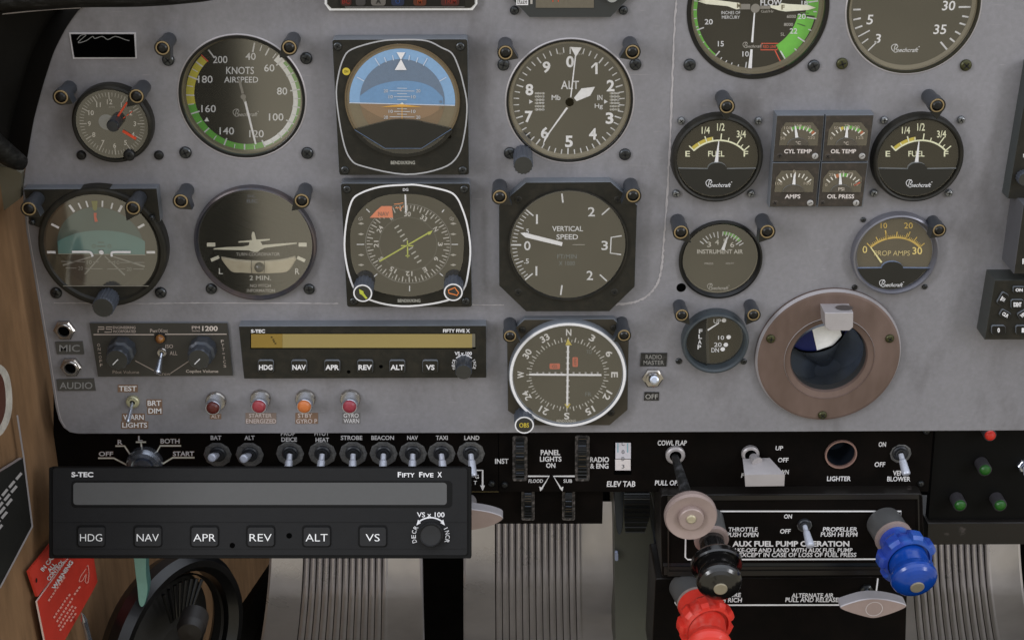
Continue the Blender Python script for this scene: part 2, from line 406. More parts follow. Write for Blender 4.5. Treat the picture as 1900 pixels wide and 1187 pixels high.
def screw(parent, cx, cy, r, h, mt=None, fr=PF, ht=2.2, cross=True, rot=None):
    b = MB(fr); rot = random.uniform(0, 90) if rot is None else rot
    b.lathe(cx, cy, h + ht, [(r, h), (r, h + ht * .35), (r * .93, h + ht * .65), (r * .75, h + ht * .88), (r * .45, h + ht * .99), (0, h + ht)], mt or SCREWM, n=20)
    g = b.polar(cx, cy, h + ht + 0.12)
    for k in range(2 if cross else 1):
        a = rot + 90 * k; e = 10 if cross else 8
        b.add([g(a - e, r * .62), g(a + e, r * .62), g(a + 180 - e, r * .62), g(a + 180 + e, r * .62)], [(0, 1, 2, 3)], SLOT)
    return b.build('screw', parent)

def logo(b, cx, cy, w, h, mt):
    """flowing script maker's name with a looped capital"""
    k = w / 50.0
    b.text('eechcraft', cx + 4.5 * k, cy + 1.5 * k, 38 * k, 7.5 * k, h, mt, 0.01, 0, 0.45)
    b.path(spline([(cx + a * k, cy + c * k) for a, c in ((-19, 5), (-17, -5), (-14, -7), (-12, -4), (-16, 0), (-13, 1), (-14, 5), (-18, 5), (-22, 1), (-23, -4), (-19, -8), (-13, -8))], 3, False), 1.2 * k, h, mt)
    b.disc(cx + 24.5 * k, cy - 4 * k, 1.0 * k, h, mt, 10)

def toggle(name, label, base, tip, tip_h, r=5, nut_r=12, nutm=STEEL, levm=LEVER, h0=0, nn=6, group=None, cat='switch', collar=None, r_tip=None):
    t = thing(name, label, cat, base, group, h=h0)
    b = MB()
    if collar: b.lathe(base[0], base[1], h0 + .8, [(collar, h0), (collar, h0 + .5), (collar * .93, h0 + .8)], collar_m, n=10, smooth=False)
    b.lathe(base[0], base[1], h0 + 2.5, [(nut_r, h0), (nut_r, h0 + 2.0), (nut_r * .85, h0 + 2.6)], nutm, n=nn, smooth=False)
    b.lathe(base[0], base[1], h0 + 4, [(nut_r * .62, h0 + 2.5), (nut_r * .62, h0 + 4.2), (nut_r * .42, h0 + 4.2), (nut_r * .4, h0 + 3.2)], nutm, n=24, cmat=SLOT)
    b.build('nut', t)
    p0 = PF.p(base[0], base[1], h0 + 3.0); p1 = PF.p(tip[0], tip[1], tip_h); k = PF.mpp(*base, h0)
    rt = r_tip or r; d = p1 - p0
    b = MB(); b.tube([p0, p0 + d * .25, p0 + d * .32, p0 + d * .9, p0 + d * .97, p1], [r * .7 * k, r * .72 * k, r * .95 * k, rt * k, rt * .92 * k, rt * .6 * k], levm)
    b.build('lever', t)
    return t
collar_m = mat('knurled_grey_collar', (86, 86, 86), 0.5, metal=0.2, var=0.45, vscale=900)

def knob(parent, cx, cy, r, h0, h1, fl=18, side=KNOB, face=KNOBF, name='knob', rim=None, depth=0.035, skirt=None):
    b = MB()
    pr = [(r * 1.02, h0), (r * 1.02, h1 - .8), (r * .95, h1)]
    if skirt: pr = [(r * skirt, h0), (r * skirt, h0 + (h1 - h0) * .5), (r * 1.0, h0 + (h1 - h0) * .55)] + pr[1:]
    b.lathe(cx, cy, h1, pr, side, n=fl * 4 if fl else 40, flute=(fl * 2, depth, r * .96) if fl else None, smooth=not fl, cmat=face)
    if rim: b.arc(cx, cy, r * .86, r * 1.0, 0, 360, h1 + .12, rim)
    return b, b.build(name, parent)

def post(label, head, gauge, H=19, hb=0, r=13.5):
    t = thing('post_light', label, 'post light', head, 'black post lights beside the gauges', h=hb)
    b = MB(); x, y = head
    c0 = PF.p(x, y, H); b.lathe(x, y, H, [(r * .92, hb), (r * .92, H - 8), (r * .85, H - 6)], POSTM, n=24); b.build('post', t)
    b = MB(); d = Vector((gauge[0] - x, gauge[1] - y)).normalized(); a0 = math.degrees(math.atan2(d.x, -d.y))
    pts = circ(x, y, r * 1.02, H, 40, a0=a0 + 48, a1=a0 + 312)
    tipp = (x + d.x * r * 1.75, y + d.y * r * 1.75); pts.append(tipp)
    b.prism(pts, H - 7.5, H, BEZ, POSTM, bev=.8); b.build('hood', t)
    b = MB(); b.lathe(x, y, H + 1, [(r * .86, H - .2), (r * .86, H + .4), (r * .82, H + .6), (r * .70, H + .6), (r * .68, H + .2)], BRASS, n=32, cmat=PIT)
    lens = b.build('trim_ring', t)
    b = MB(); b.lathe(x, y, H + 1.4, [(r * .62, H + .3), (r * .6, H + .9), (r * .4, H + 1.5), (0, H + 1.8)], BLACK, n=24); b.build('cap', t)
    return t

def ring_part(parent, cx, cy, prof, mt, name='bezel', n=72, href=None):
    b = MB(); b.lathe(cx, cy, prof[-1][1] if href is None else href, prof, mt, n=n); return b.build(name, parent)
def open_ring(parent, cx, cy, prof, mt, name='bezel', n=72, href=0):
    b = MB(); c0 = b.fr.p(cx, cy, href); k = b.fr.mpp(cx, cy, href)
    rows = []
    for q in prof:
        c = c0 + b.fr.n * ((q[1] - href) * .001)
        rows.append([c + (b.fr.ax * math.cos(2 * PI * i / n) + b.fr.ay * math.sin(2 * PI * i / n)) * q[0] * k for i in range(n)])
    for j in range(len(prof) - 1):
        mm = prof[j + 1][2] if len(prof[j + 1]) > 2 else mt
        b.add(rows[j] + rows[j + 1], [(i, (i + 1) % n, (i + 1) % n + n, i + n) for i in range(n)], mm, True)
    return b.build(name, parent)
def glass_disc(parent, cx, cy, r, h, g=None):
    b = MB(); b.disc(cx, cy, r, h, g or GLASS, 64); return b.build('glass', parent)
def glass_poly(parent, pts, h, g=None):
    b = MB(); b.poly(pts, h, g or GLASS); return b.build('glass', parent)

# ================================================================== large structure
outline = [(172, -10), (150, 14), (124, 50), (100, 97), (80, 158), (63, 222), (51, 290), (44, 345), (44, 372), (50, 430), (62, 500), (74, 570), (86, 640), (97, 710),
           (104, 755), (110, 778), (118, 792), (130, 801), (145, 803.5), (900, 802), (1500, 799.5), (2700, 793), (2700, -500), (330, -500), (200, -120)]
holes = [circ(449, 181, 117, 0), circ(1057, 189, 117.5, 0), circ(1406.5, 18, 131, 0), circ(1695, 15, 123.5, 0), circ(1336.5, 481, 76, 0), circ(1538, 664, 100, 0)]
b = MB(); cut_plate(b, outline, holes, 0, 2.4, PANEL)
pan = tag(b.build('dashboard'), 'grey painted metal instrument panel with scuffs, holding all the round gauges', 'instrument panel')
# riveted raised plate line on the left half: a worn ridge
b = MB()
def ragged(pts, w, h, mt):
    n = len(pts); L = []; Rr = []
    for i in range(n):
        a_ = pts[max(0, i - 1)]; c_ = pts[min(n - 1, i + 1)]; dx, dy = c_[0] - a_[0], c_[1] - a_[1]; l = math.hypot(dx, dy) or 1
        wa, wb = w * random.uniform(.25, .75), w * random.uniform(.2, 1.0)
        L.append((pts[i][0] - dy / l * wa, pts[i][1] + dx / l * wa)); Rr.append((pts[i][0] + dy / l * wb, pts[i][1] - dx / l * wb))
    b.add([PF.p(x, y, h) for x, y in L + Rr], [(i, i + 1, i + 1 + n, i + n) for i in range(n - 1)], mt)
seam = spline([(1256, -20), (1251, 60), (1247, 160), (1243, 260), (1238, 360), (1232, 440), (1228, 490), (1222, 520), (1208, 542), (1188, 556), (1160, 563), (1100, 566)], 14, False)
for a_, c_ in ((seam, 4), (spline([(100, 562), (260, 563), (400, 562), (628, 563)], 30, False), 2), (spline([(876, 565), (900, 565.5), (935, 566)], 8, False), 2)):
    ragged(a_, c_ * .8, .25, EDGE)
b.build('plate_seam', pan)
b = MB()
edge_pts = [(46, 372), (52, 430), (64, 500), (76, 570), (88, 640), (99, 710), (106, 755), (112, 778), (120, 792)]
b.path(spline([(x + 1.5, y) for x, y in edge_pts], 4, False), 1.6, .25, EDGE); b.build('worn_edge', pan)

def structure(o, nm=None): o['kind'] = 'structure'; return o
# side wall of the cabin: one big tan sheet running away from the pilot
b = MB(SF)
def wallpt(Y, Zz): return Vector((XW - 0.0006, Y, Zz))
n_ = 24; vs_ = []; fs_ = []
for i in range(n_ + 1):
    for j in range(n_ + 1):
        Y = -0.13 + 1.03 * i / n_; z_ = -0.75 + 1.1 * j / n_
        vs_.append(Vector((XW - .004, Y, z_)))
for i in range(n_):
    for j in range(n_): k_ = i * (n_ + 1) + j; fs_.append((k_, k_ + 1, k_ + n_ + 2, k_ + n_ + 1))
b.add(vs_, fs_, TAN, True); o = b.build('side_wall'); tag(o, 'tan textured cabin side wall on the left of the panel', 'wall')
# floor and dark bulkhead behind the pedals
b = MB(); b.box((XW - .3, .86, -0.75), (1.2, .90, 0.3), PIT); tag(b.build('firewall'), 'black unlit bulkhead behind the rudder pedals', 'bulkhead')
b = MB(); b.box((XW - .1, -.5, -.72), (1.2, .9, -.70), mat('dark_floor', (7, 6, 5), 1.0, spec=0.0, var=.2)); o = b.build('floor'); structure(o)
# dark ceiling of the footwell, just behind the panel foot

# glareshield roll along the top left and its dark end
b = MB(); k_ = PF.mpp(200, 0, 30)
pts = [PF.p(x, y, 30) for x, y in spline([(-120, 4), (-20, 2), (70, -3), (150, -8), (250, -9), (330, -14), (400, -24), (450, -50), (520, -90)], 5, False)]
b.tube(pts, [22 * k_] * len(pts), LEATHER, n=24)
gs = thing('glareshield', 'padded black leather glareshield roll at the top left corner', 'glareshield', (100, -20), h=30)
b.build('leather_roll', gs)
b = MB(); b.path(spline([(-60, 33), (0, 27), (60, 21), (110, 17), (150, 15)], 4, False), 2.2, 22, EDGE); b.build('piping', gs)
b = MB()
sp_ = [(172, 8), (150, 16), (124, 50), (100, 97), (80, 158), (63, 222), (52, 285), (50, 300)]
L = [(x, y) for x, y in spline(sp_, 4, False)]; vs_ = []; fs_ = []
for i, (x, y) in enumerate(L):
    vs_ += [PF.p(x, y, 1), PF.p(x - 40, y + 0, -12), PF.p(x - 100, y, 6), PF.p(x - 190, y, 45)]
for i in range(len(L) - 1):
    for j in range(3): fs_.append((4 * i + j, 4 * i + j + 1, 4 * i + j + 5, 4 * i + j + 4))
b.add(vs_, fs_, mat('matte_black_trim', (20, 19, 17), 0.85, spec=.15, var=.1), True); b.build('dark_cheek', gs)
b = MB(); k_ = PF.mpp(20, 280, 25)
pts = [PF.p(x, y, h) for x, y, h in ((-60, 222, 30), (-28, 250, 28), (0, 277, 22), (20, 292, 18), (34, 300, 14), (44, 304, 12))]
b.tube(pts, [19 * k_, 21 * k_, 22 * k_, 20 * k_, 17 * k_, 13 * k_], LEATHER, n=20)
t = b.build('side_roll', gs)
b = MB(); b.prism([(-60, 300), (22, 312), (40, 322), (38, 368), (0, 396), (-60, 440)], -2, 4, OLIVE); tag(b.build('trim_panel'), 'olive grey trim plate under the black leather end on the left edge', 'trim')

# ------------------------------------------------------------------ black lower sub panel (recessed behind the panel foot)
HS = -24
b = MB()
def zpl(px, h): return PF.p(px, 912, h).z
pts = [(100, 770), (100, 911.5), (1722, 911.5), (1736, 770)]
lh = [circ(1560.8, 843.6, 27, HS)]
cut_plate(b, [(100, 700), (100, 911.5), (1722, 911.5), (1738, 700)], lh, HS, 2.5, SUBP)
h = HS + .2
TB = .012
# magneto legend
BR = art(112, 86, 68)
def leg(t_, x, y, w, hh, bold=.012, m_=WHITE, sh=0.0, rot=0): b.text(t_, x, y, w, hh, h + .25, m_, bold, rot, sh)
def brown(t_, x, y, w, hh):
    b.text(t_, x, y, w + 1.6, hh + 1.6, h, BR, .05); b.text(t_, x, y, w, hh, h + .25, WHITE, .014)
brown('OFF', 196.5, 841.6, 26, 8); brown('R', 222.8, 820, 9, 8.5); brown('L', 260.5, 813, 8, 9); brown('BOTH', 315.5, 818, 35, 8.5); brown('START', 340.5, 841.4, 39, 8.5)
for q in ([(182, 849.5), (211, 849.5), (236, 862.5)], [(214, 827), (231, 827), (244.5, 847.5)], [(252, 819.8), (271, 819.8)], [(261.5, 820), (264.4, 842)],
          [(336, 826.6), (297.5, 826.6), (286, 847)], [(361, 848.6), (320.5, 848.6), (297, 863)]):
    b.path(q, 3.9, h, BR); b.path(q, 2.5, h + .25, CREAM)
for t_, x, w in (('BAT', 400.8, 20), ('ALT', 463, 19), ('STROBE', 652.3, 40), ('BEACON', 710, 42), ('NAV', 765.5, 20), ('TAXI', 819.8, 22), ('LAND', 875.5, 28)): leg(t_, x, 811.8, w, 8, .02)
leg('PROP', 534.5, 804, 27, 8, .02); leg('DEICE', 536.5, 815, 29, 8, .02); leg('PITOT', 597, 804, 27, 8, .02); leg('HEAT', 598, 815.5, 25, 8, .02)
leg('INST', 931, 855.2, 25, 9.5, .022); leg('PANEL', 1021.3, 839, 36, 9.5, .022); leg('LIGHTS', 1021.8, 851.2, 40, 9.5, .022); leg('ON', 1021.8, 863, 17, 9, .022)
leg('FLOOD', 994, 891.8, 27, 6.5, .012, sh=.15); leg('SUB', 1053.5, 891.8, 16, 6.5, .012)
leg('RADIO', 1112.5, 852.2, 35, 9.5, .02); leg('& ENG', 1112, 864, 34, 9.5, .02)
leg('ELEV TAB', 1152.3, 897.3, 53, 10.5, .02, sh=.1); leg('COWL FLAP', 1247.3, 821.3, 54, 9.5, .022, sh=.12); leg('PULL OPEN', 1243, 895.3, 56, 9.5, .02, sh=.12)
for s_ in (1, -1):
    x0 = 1023 - s_ * 2.5; b.path([(1023 - s_ * 43.5, 883), (x0 - s_ * 1.5, 883), (1023 - s_ * 18.5, 907)], 3, h + .25, WHITE)
    b.poly([(1023 - s_ * 22.5, 902), (1023 - s_ * 15, 905), (1023 - s_ * 20.5, 911)], h + .3, WHITE)
b.path([(878, 872), (895.5, 872), (895.5, 902)], 3.2, h + .25, WHITE); b.poly([(891, 900), (900, 900), (895.5, 910)], h + .3, WHITE)
leg('G', 885, 884, 7, 7, .02); leg('T', 882, 895, 6, 7, .02)
leg('UP', 1446, 831, 14, 8, .02, sh=.12); leg('OFF', 1453.5, 853, 20, 8.5, .02, sh=.12); leg('DOWN', 1448.5, 875.2, 31, 8.5, .02, sh=.12); leg('FLAP', 1389, 881.5, 28, 8, .02, sh=.12)
leg('LIGHTER', 1556.3, 887.5, 44, 9, .02, sh=.1); leg('ON', 1637.3, 824, 14, 9, .02, sh=.12); leg('OFF', 1632.8, 861.2, 20, 9, .02, sh=.12)
leg('VENT', 1670.5, 877.2, 27, 9, .02, sh=.05); leg('BLOWER', 1667.5, 888, 43, 9, .02, sh=.05)
sub = tag(b.build('switch_panel'), 'long black switch panel with white lettering below the grey panel', 'switch panel')
b = MB(); b.line((924.5, 800), (925.5, 911), 1.2, HS + .15, PIT); b.line((866, 911.8), (925, 911.8), .8, HS + .2, art(96, 84, 52)); b.build('panel_joint', sub)
for x, y in ((912, 899), (936.5, 901), (1709.7, 898.8), (1720, 802)): screw(sub, x, y, 6, HS, SCREWM)
# lighter socket
t = thing('lighter_socket', 'round cigarette lighter socket with a brownish rim above the word LIGHTER', 'socket', (1560.8, 843.6), h=HS)
open_ring(t, 1560.8, 843.6, [(26, HS - .5), (26, HS + .5), (27, HS + 1.5), (29.5, HS + 1.5), (30, HS)], mat('socket_rim', (140, 112, 104), .4, metal=.4, var=.1), 'rim', 40, HS + 1.5)
b = MB(); b.lathe(1560.8, 843.6, HS, [(26, HS - .4), (25, HS - 22), (0, HS - 22.5)], mat('socket_tube', (44, 50, 60), .3, metal=.6), n=40); b.build('barrel', t)

# left key barrel
t = thing('ignition_switch', 'silver round magneto key switch below the OFF R L BOTH START legend', 'switch', (265, 866), h=HS)
b = MB(); b.lathe(265, 868, HS + 8, [(33, HS), (33, HS + 4), (29, HS + 7), (22, HS + 8), (21, HS + 5), (18, HS + 5), (17, HS + 8.5), (0, HS + 9)], STEEL, n=40); b.build('barrel', t)

# toggle row
row = [('battery', 403.4, 843.7, 392.5, 849, 'first of the row, tilted up, under the word BAT'), ('alt', 463, 843.7, 451.5, 851, 'second of the row, tilted up, under the word ALT')]
for nm, x, y, tx, ty, lb in row:
    toggle('toggle_switch', 'short silver toggle switch ' + lb, (x, y), (tx, ty), HS + 15, r=6.6, nut_r=15, nutm=mat('dark_nut', (46, 48, 52), .4, metal=.4, var=.2), h0=HS, nn=24, group='toggle switches in the black row', collar=26, r_tip=8)
for x, lb in ((537.9, 'DEICE'), (598, 'HEAT'), (655.3, 'STROBE'), (711.6, 'BEACON'), (766, 'NAV'), (819, 'TAXI'), (873.7, 'LAND')):
    dx = -5 if x < 600 else (-2 if x < 800 else 4)
    toggle('toggle_switch', 'silver toggle switch flipped down under the word ' + lb, (x, 842), (x + dx, 884), HS + 13, r=7.2, nut_r=15, nutm=_M['dark_nut'], h0=HS, nn=24, group='toggle switches in the black row', collar=26, r_tip=8)

# dimmer thumb wheels
RIB = mat('black_rubber_wheel', (16, 17, 17), .45, spec=.5)
def thumbwheel(x0, x1, y0, y1, lb, hb, cutlow=False):
    t = thing('dimmer_wheel', lb, 'thumb wheel', ((x0 + x1) / 2, (y0 + y1) / 2), 'ribbed dimmer thumb wheels', h=hb)
    b = MB(); b.prism(rrect(x0, y0, x1, y1, 4), hb, hb + .5, mat('scuffed_slot_edge', (40, 38, 37), .6, rgb2=(112, 106, 104), thresh=(.45, .7), vscale=420)); b.build('slot_frame', t)
    b = MB(); n = 12; w0, w1 = x0 + 5.5, x1 - 5.5; vs_ = []; fs_ = []; ys = []
    for i in range(n * 4 + 1):
        u = i / (n * 4); y = y0 + 4 + (y1 - y0 - 8) * u; hh = hb + 1 + 6 * math.sin(PI * u) + (0.7 if i % 4 < 2 else 0); vs_ += [PF.p(w0, y, hh), PF.p(w1, y, hh), PF.p(w0, y, hb), PF.p(w1, y, hb)]
    for i in range(n * 4):
        fs_ += [(4 * i, 4 * i + 1, 4 * i + 5, 4 * i + 4), (4 * i, 4 * i + 4, 4 * i + 6, 4 * i + 2), (4 * i + 1, 4 * i + 5, 4 * i + 7, 4 * i + 3)]
    b.add(vs_, fs_, RIB)
    for i in range(n):
        if random.random() < .6:
            u = (i + .25) / n; y = y0 + 4 + (y1 - y0 - 8) * u; b.rect(w0 + 1, y, w1 - 1, y + 1.1, hb + 2.4 + 6 * math.sin(PI * u), random.choice([art(70, 78, 92), art(72, 62, 48), art(40, 46, 54)]))
    b.build('wheel', t)
thumbwheel(951, 978.5, 809, 892, 'tall ribbed dimmer wheel right of the word INST', HS)
thumbwheel(1067, 1094, 808, 892, 'tall ribbed dimmer wheel left of RADIO and ENG', HS)
# elevator tab indicator
t = thing('trim_indicator', 'white elevator trim scale window above ELEV TAB', 'indicator', (1156, 850), h=HS)
b = MB(); b.prism([(1140, 820), (1172, 820), (1171, 880), (1140, 880)], HS, HS + .6, PIT); b.build('window_frame', t)
b = MB(); b.rect(1142, 821, 1170.5, 850.5, HS + .9, art(188, 186, 194)); b.rect(1141.5, 851.8, 1170, 872, HS + .9, art(200, 194, 194))
for y_, c_ in ((823, 'C'), (838, '0'), (851, 'D'), (865, '3')): b.text(c_, 1156, y_, 5, 7, HS + 1.1, art(70, 70, 76))
b.line((1141.5, 851.2), (1170, 851.2), 1, HS + 1.0, art(60, 60, 60)); b.line((1146.5, 822), (1146.5, 839), 1.6, HS + 1.1, art(110, 160, 172)); b.line((1164.5, 822), (1164.5, 839), 1.6, HS + 1.1, art(110, 160, 172)); b.build('scale', t)
# small black plate under the switch panel with two more wheels
HP = -30
b = MB(); b.prism([(560, 880), (1120, 880), (1117.5, 971), (560, 971)], HP - 6, HP, SUBP); tag(b.build('lower_plate'), 'plain black plate under the switch panel holding two small dimmer wheels', 'plate')
thumbwheel(967.5, 992, 900, 965, 'small ribbed dimmer wheel under the FLOOD arrow', HP)
thumbwheel(1043, 1067, 900, 965, 'small ribbed dimmer wheel under the SUB arrow', HP)
# T handle seen beside the near unit
t = thing('pull_handle', 'pale T handle poking out right of the autopilot unit', 'handle', (880, 962), h=HP)
b = MB(); b.prism(spline([(820, 948), (850, 944), (880, 945), (910, 950), (930, 957), (932, 964), (915, 974), (890, 981), (860, 985), (820, 984), (800, 966)], 4), 2, 10, PINK, ALU, bev=2); b.build('grip', t)
b = MB(); k_ = PF.mpp(880, 940, 0); b.tube([PF.p(868, 930, HP), PF.p(868, 955, 3)], [17 * k_, 14 * k_], ALU); b.build('shaft', t)

# ------------------------------------------------------------------ pedals
PEDM = mat('worn_pedal_metal', (178, 174, 175), .3, metal=.4, var=.14, vscale=14, rvar=.12, bump=.1)
PEDD = mat('pedal_groove', (30, 26, 24), .6, var=.2, vscale=40)
def pedal(label, xl, xr, yt, yb, rx0, rx1, nr, hp, sl, sr, dark=0):
    t = thing('rudder_pedal', label, 'pedal', ((xl + xr) / 2, (yt + yb) / 2), 'ribbed metal rudder pedals', h=hp)
    rows = 22; cols = [xl, xl + 3, xl + 4]
    xs = [(xl, 0, 0), (xl + 4, 2.2, 0), (xl + 6, 1.8, 0), (rx0, 1.8, 0)]
    w = (rx1 - rx0) / nr
    for i in range(nr):
        a = rx0 + w * i; xs += [(a + .5, -1.2, 1), (a + w * .16, -1.4, 1), (a + w * .28, 1.6, 0), (a + w * .5, 3.0, 0), (a + w * .72, 3.2, 0), (a + w * .94, 1.2, 0)]
    xs += [(rx1 + .5, 1.0, 0), (xr - 6, 1.8, 0), (xr - 4, 2.2, 0), (xr, 0, 0)]
    V = []; 
    for j in range(rows + 1):
        u = j / rows; y = yt + (yb - yt) * u
        hh = hp + 34 * math.sin(PI * (0.28 + 0.62 * u)) - 20 * max(0, u - .5) ** 1.2 * 8
        for x, dh, _ in xs:
            f = (x - xl) / (xr - xl); X = x + (sl * (1 - f) + sr * f) * (u ** 2)
            V.append(PF.p(X, y, hh + dh))
    nx_ = len(xs); b = MB(); g = MB()
    for j in range(rows):
        pass
    f1 = []; f2 = []
    for j in range(rows):
        for i in range(nx_ - 1):
            q = (j * nx_ + i, j * nx_ + i + 1, (j + 1) * nx_ + i + 1, (j + 1) * nx_ + i)
            (f2 if xs[i][2] and xs[i + 1][2] else f1).append(q)
    b.add(V, f1, PEDM, True); k0 = b.m(PEDD)
    for q in f2: b.f.append(q); b.mi.append(k0); b.sm.append(False)
    bk = [v + Vector((0, .012, 0)) for v in V]
    b.add([V[0 + j * nx_] for j in range(rows + 1)] + [bk[j * nx_] for j in range(rows + 1)], [(j, j + 1, j + 2 + rows, j + 1 + rows) for j in range(rows)], ALU)
    b.add([V[nx_ - 1 + j * nx_] for j in range(rows + 1)] + [bk[nx_ - 1 + j * nx_] for j in range(rows + 1)], [(j, j + 1, j + 2 + rows, j + 1 + rows) for j in range(rows)], ALU)
    b.build('tread', t)
    b = MB(); kk = PF.mpp((xl + xr) / 2, yb, hp - 40)
    b.tube([PF.p(xl + 25, yb - 60, hp - 110), PF.p(xr - 25, yb - 60, hp - 110)], [12 * kk, 12 * kk], PIT); b.build('pivot_bar', t)
pedal('ribbed rudder pedal below the near autopilot unit, leftmost pedal', 501, 783, 985, 1215, 563, 720, 13, -150, -22, 4)
pedal('ribbed rudder pedal under the two small dimmer wheels, middle pedal', 860, 1140, 930, 1215, 918, 1078, 13, -150, 0, 6)
pedal('ribbed rudder pedal at the right edge beside the blue knob', 1610, 1892, 975, 1215, 1690, 1836, 12, -150, 10, 30)
for x0, x1, lb in ((783, 862, 'left'),):
    pass

# ------------------------------------------------------------------ console between pedals and engine controls
t = thing('centre_console', 'dark olive console side with a slanted black rail beside the trim wheel', 'console', (1180, 1050), h=-60)
b = MB(); b.prism([(1139, 905), (1240, 905), (1240, 1230), (1143, 1230)], -140, -95, CONS); b.build('side_panel', t)
b = MB(); b.prism([(1196, 905), (1206, 905), (1232, 1030), (1228, 1060), (1222, 1110), (1216, 1200), (1204, 1200), (1212, 1110), (1216, 1060), (1218, 1030)], -80, -62, mat('blue_black_rail', (26, 30, 36), .4, spec=.5), bev=1.5); b.build('rail', t)
b = MB(); b.prism(rrect(1141, 1025, 1147, 1040, 2.5), -93, -90, art(140, 148, 170)); b.build('catch', t)
# trim wheel
t = thing('elevator_trim', 'black ribbed elevator trim wheel below the ELEV TAB window', 'trim wheel', (1170, 940), h=-50)
b = MB(); vs_ = []; fs_ = []; n = 44
for i in range(n + 1):
    u = i / n; a = math.radians(-70 + 165 * u); y = 940 - 52 + 100 * u; hh = -62 + 30 * math.cos(a) + (2.4 if i % 4 in (0, 1) else 0)
    xo = 3 * math.sin(u * PI); taper = 10 * max(0, u - .7) ** 1.1 * 3
    vs_ += [PF.p(1158 + taper * .3, y, hh), PF.p(1203 + xo - taper * .9, y, hh), PF.p(1158 + taper * .3, y, hh - 14), PF.p(1203 + xo - taper * .9, y, hh - 14)]
for i in range(n): fs_ += [(4 * i, 4 * i + 1, 4 * i + 5, 4 * i + 4), (4 * i, 4 * i + 4, 4 * i + 6, 4 * i + 2), (4 * i + 1, 4 * i + 5, 4 * i + 7, 4 * i + 3)]
b.add(vs_, fs_, RIB); b.build('ribbed_rim', t)
b = MB(); b.prism(spline([(1141, 900), (1156, 900), (1157, 940), (1155, 980), (1150, 992), (1145, 985), (1141, 950)], 3), -70, -60, mat('wheel_flank', (44, 50, 60), .3, metal=.4), bev=2); b.build('flank', t)

# ------------------------------------------------------------------ engine control box
HF = -14
t = thing('control_box', 'black engine control box with white AUX FUEL PUMP OPERATION lettering', 'control box', (1460, 1000), h=HF)
fo = rquad([(1237, 919), (1712, 917), (1716, 1065), (1229, 1070)], 8)
b = MB(); b.prism(rquad([(1225, 918), (1712, 915.5), (1716, 1069), (1228, 1071)], 8), -60, HF, SUBP, WORN, bev=2)
b.build('upper_face', t)
b = MB()
def frame_strip(q, w): b.path(q, w, HF + 2.4, WORN, closed=True)
b.path([(1240, 1064), (1240, 924), (1704, 921), (1707, 1061)], 9, HF + 1.5, WORN, closed=True); b.build('raised_frame', t)
b = MB(); b.prism(rquad([(1216, 1073), (1684, 1070), (1679, 1240), (1208, 1240)], 5), -60, HF - 4, SUBP, WORN, bev=2); b.build('lower_face', t)
b = MB(); h = HF + .4
b.path([(1275, 948), (1672, 948), (1669, 1036.5), (1276, 1037.5), (1271.5, 1033), (1273, 952)], 2.8, h, WHITE, closed=True)
h = HF + .7
leg('ON', 1462.3, 957.5, 15, 8, .02, sh=.1); leg('OFF', 1457.4, 985, 20, 8.5, .02, sh=.12)
leg('THROTTLE', 1379, 981.5, 54, 8, .02, sh=.12); leg('PUSH OPEN', 1378, 991.3, 59, 8.5, .02, sh=.12); leg('PROPELLER', 1558.5, 981.3, 64, 8, .02, sh=.12); leg('PUSH HI RPM', 1557, 990.8, 69, 8.5, .02, sh=.12)
leg('AUX FUEL PUMP OPERATION', 1467.5, 1008.2, 217, 10.5, .035); leg('TAKE-OFF AND LAND WITH AUX FUEL PUMP', 1468, 1020, 228, 8, .02, sh=.1); leg('EXCEPT IN CASE OF LOSS OF FUEL PRESS', 1480, 1028.6, 218, 8, .02, sh=.1)
b.build('upper_lettering', t)
b = MB(); h = HF - 3.6
b.path([(1256, 1072), (1253, 1118), (1256, 1122), (1560, 1121.5)], 2.8, h, WHITE); b.path([(1629, 1072), (1624, 1112)], 2.8, h, WHITE)
leg('ALTERNATE AIR', 1507.5, 1103.8, 78, 8, .02, sh=.12); leg('PULL AND RELEASE', 1506.5, 1112, 99, 8.5, .02, sh=.12); leg('MIXTURE', 1352, 1103, 46, 8, .02, sh=.12); leg('PUSH RICH', 1348, 1112.5, 58, 8.5, .02, sh=.12)
b.build('lower_lettering', t)
b = MB(); b.rect(1230, 1044, 1712, 1050, HF + .5, mat('blue_black_lip', (13, 18, 24), .35, spec=.5)); b.rect(1232, 1051, 1712, 1066, HF + .5, WORN); b.build('lip', t)
toggle('toggle_switch', 'silver toggle switch flipped down in the AUX FUEL PUMP frame', (1493, 975), (1504, 1014), HF + 18, r=6.5, nut_r=12, nutm=_M['dark_nut'], h0=HF, nn=24, collar=14, r_tip=8)
toggle('toggle_switch', 'silver toggle switch flipped down above the word BLOWER', (1671.4, 842), (1682, 881), HS + 14, r=7, nut_r=15, nutm=_M['dark_nut'], h0=HS, nn=24, collar=20, r_tip=8)

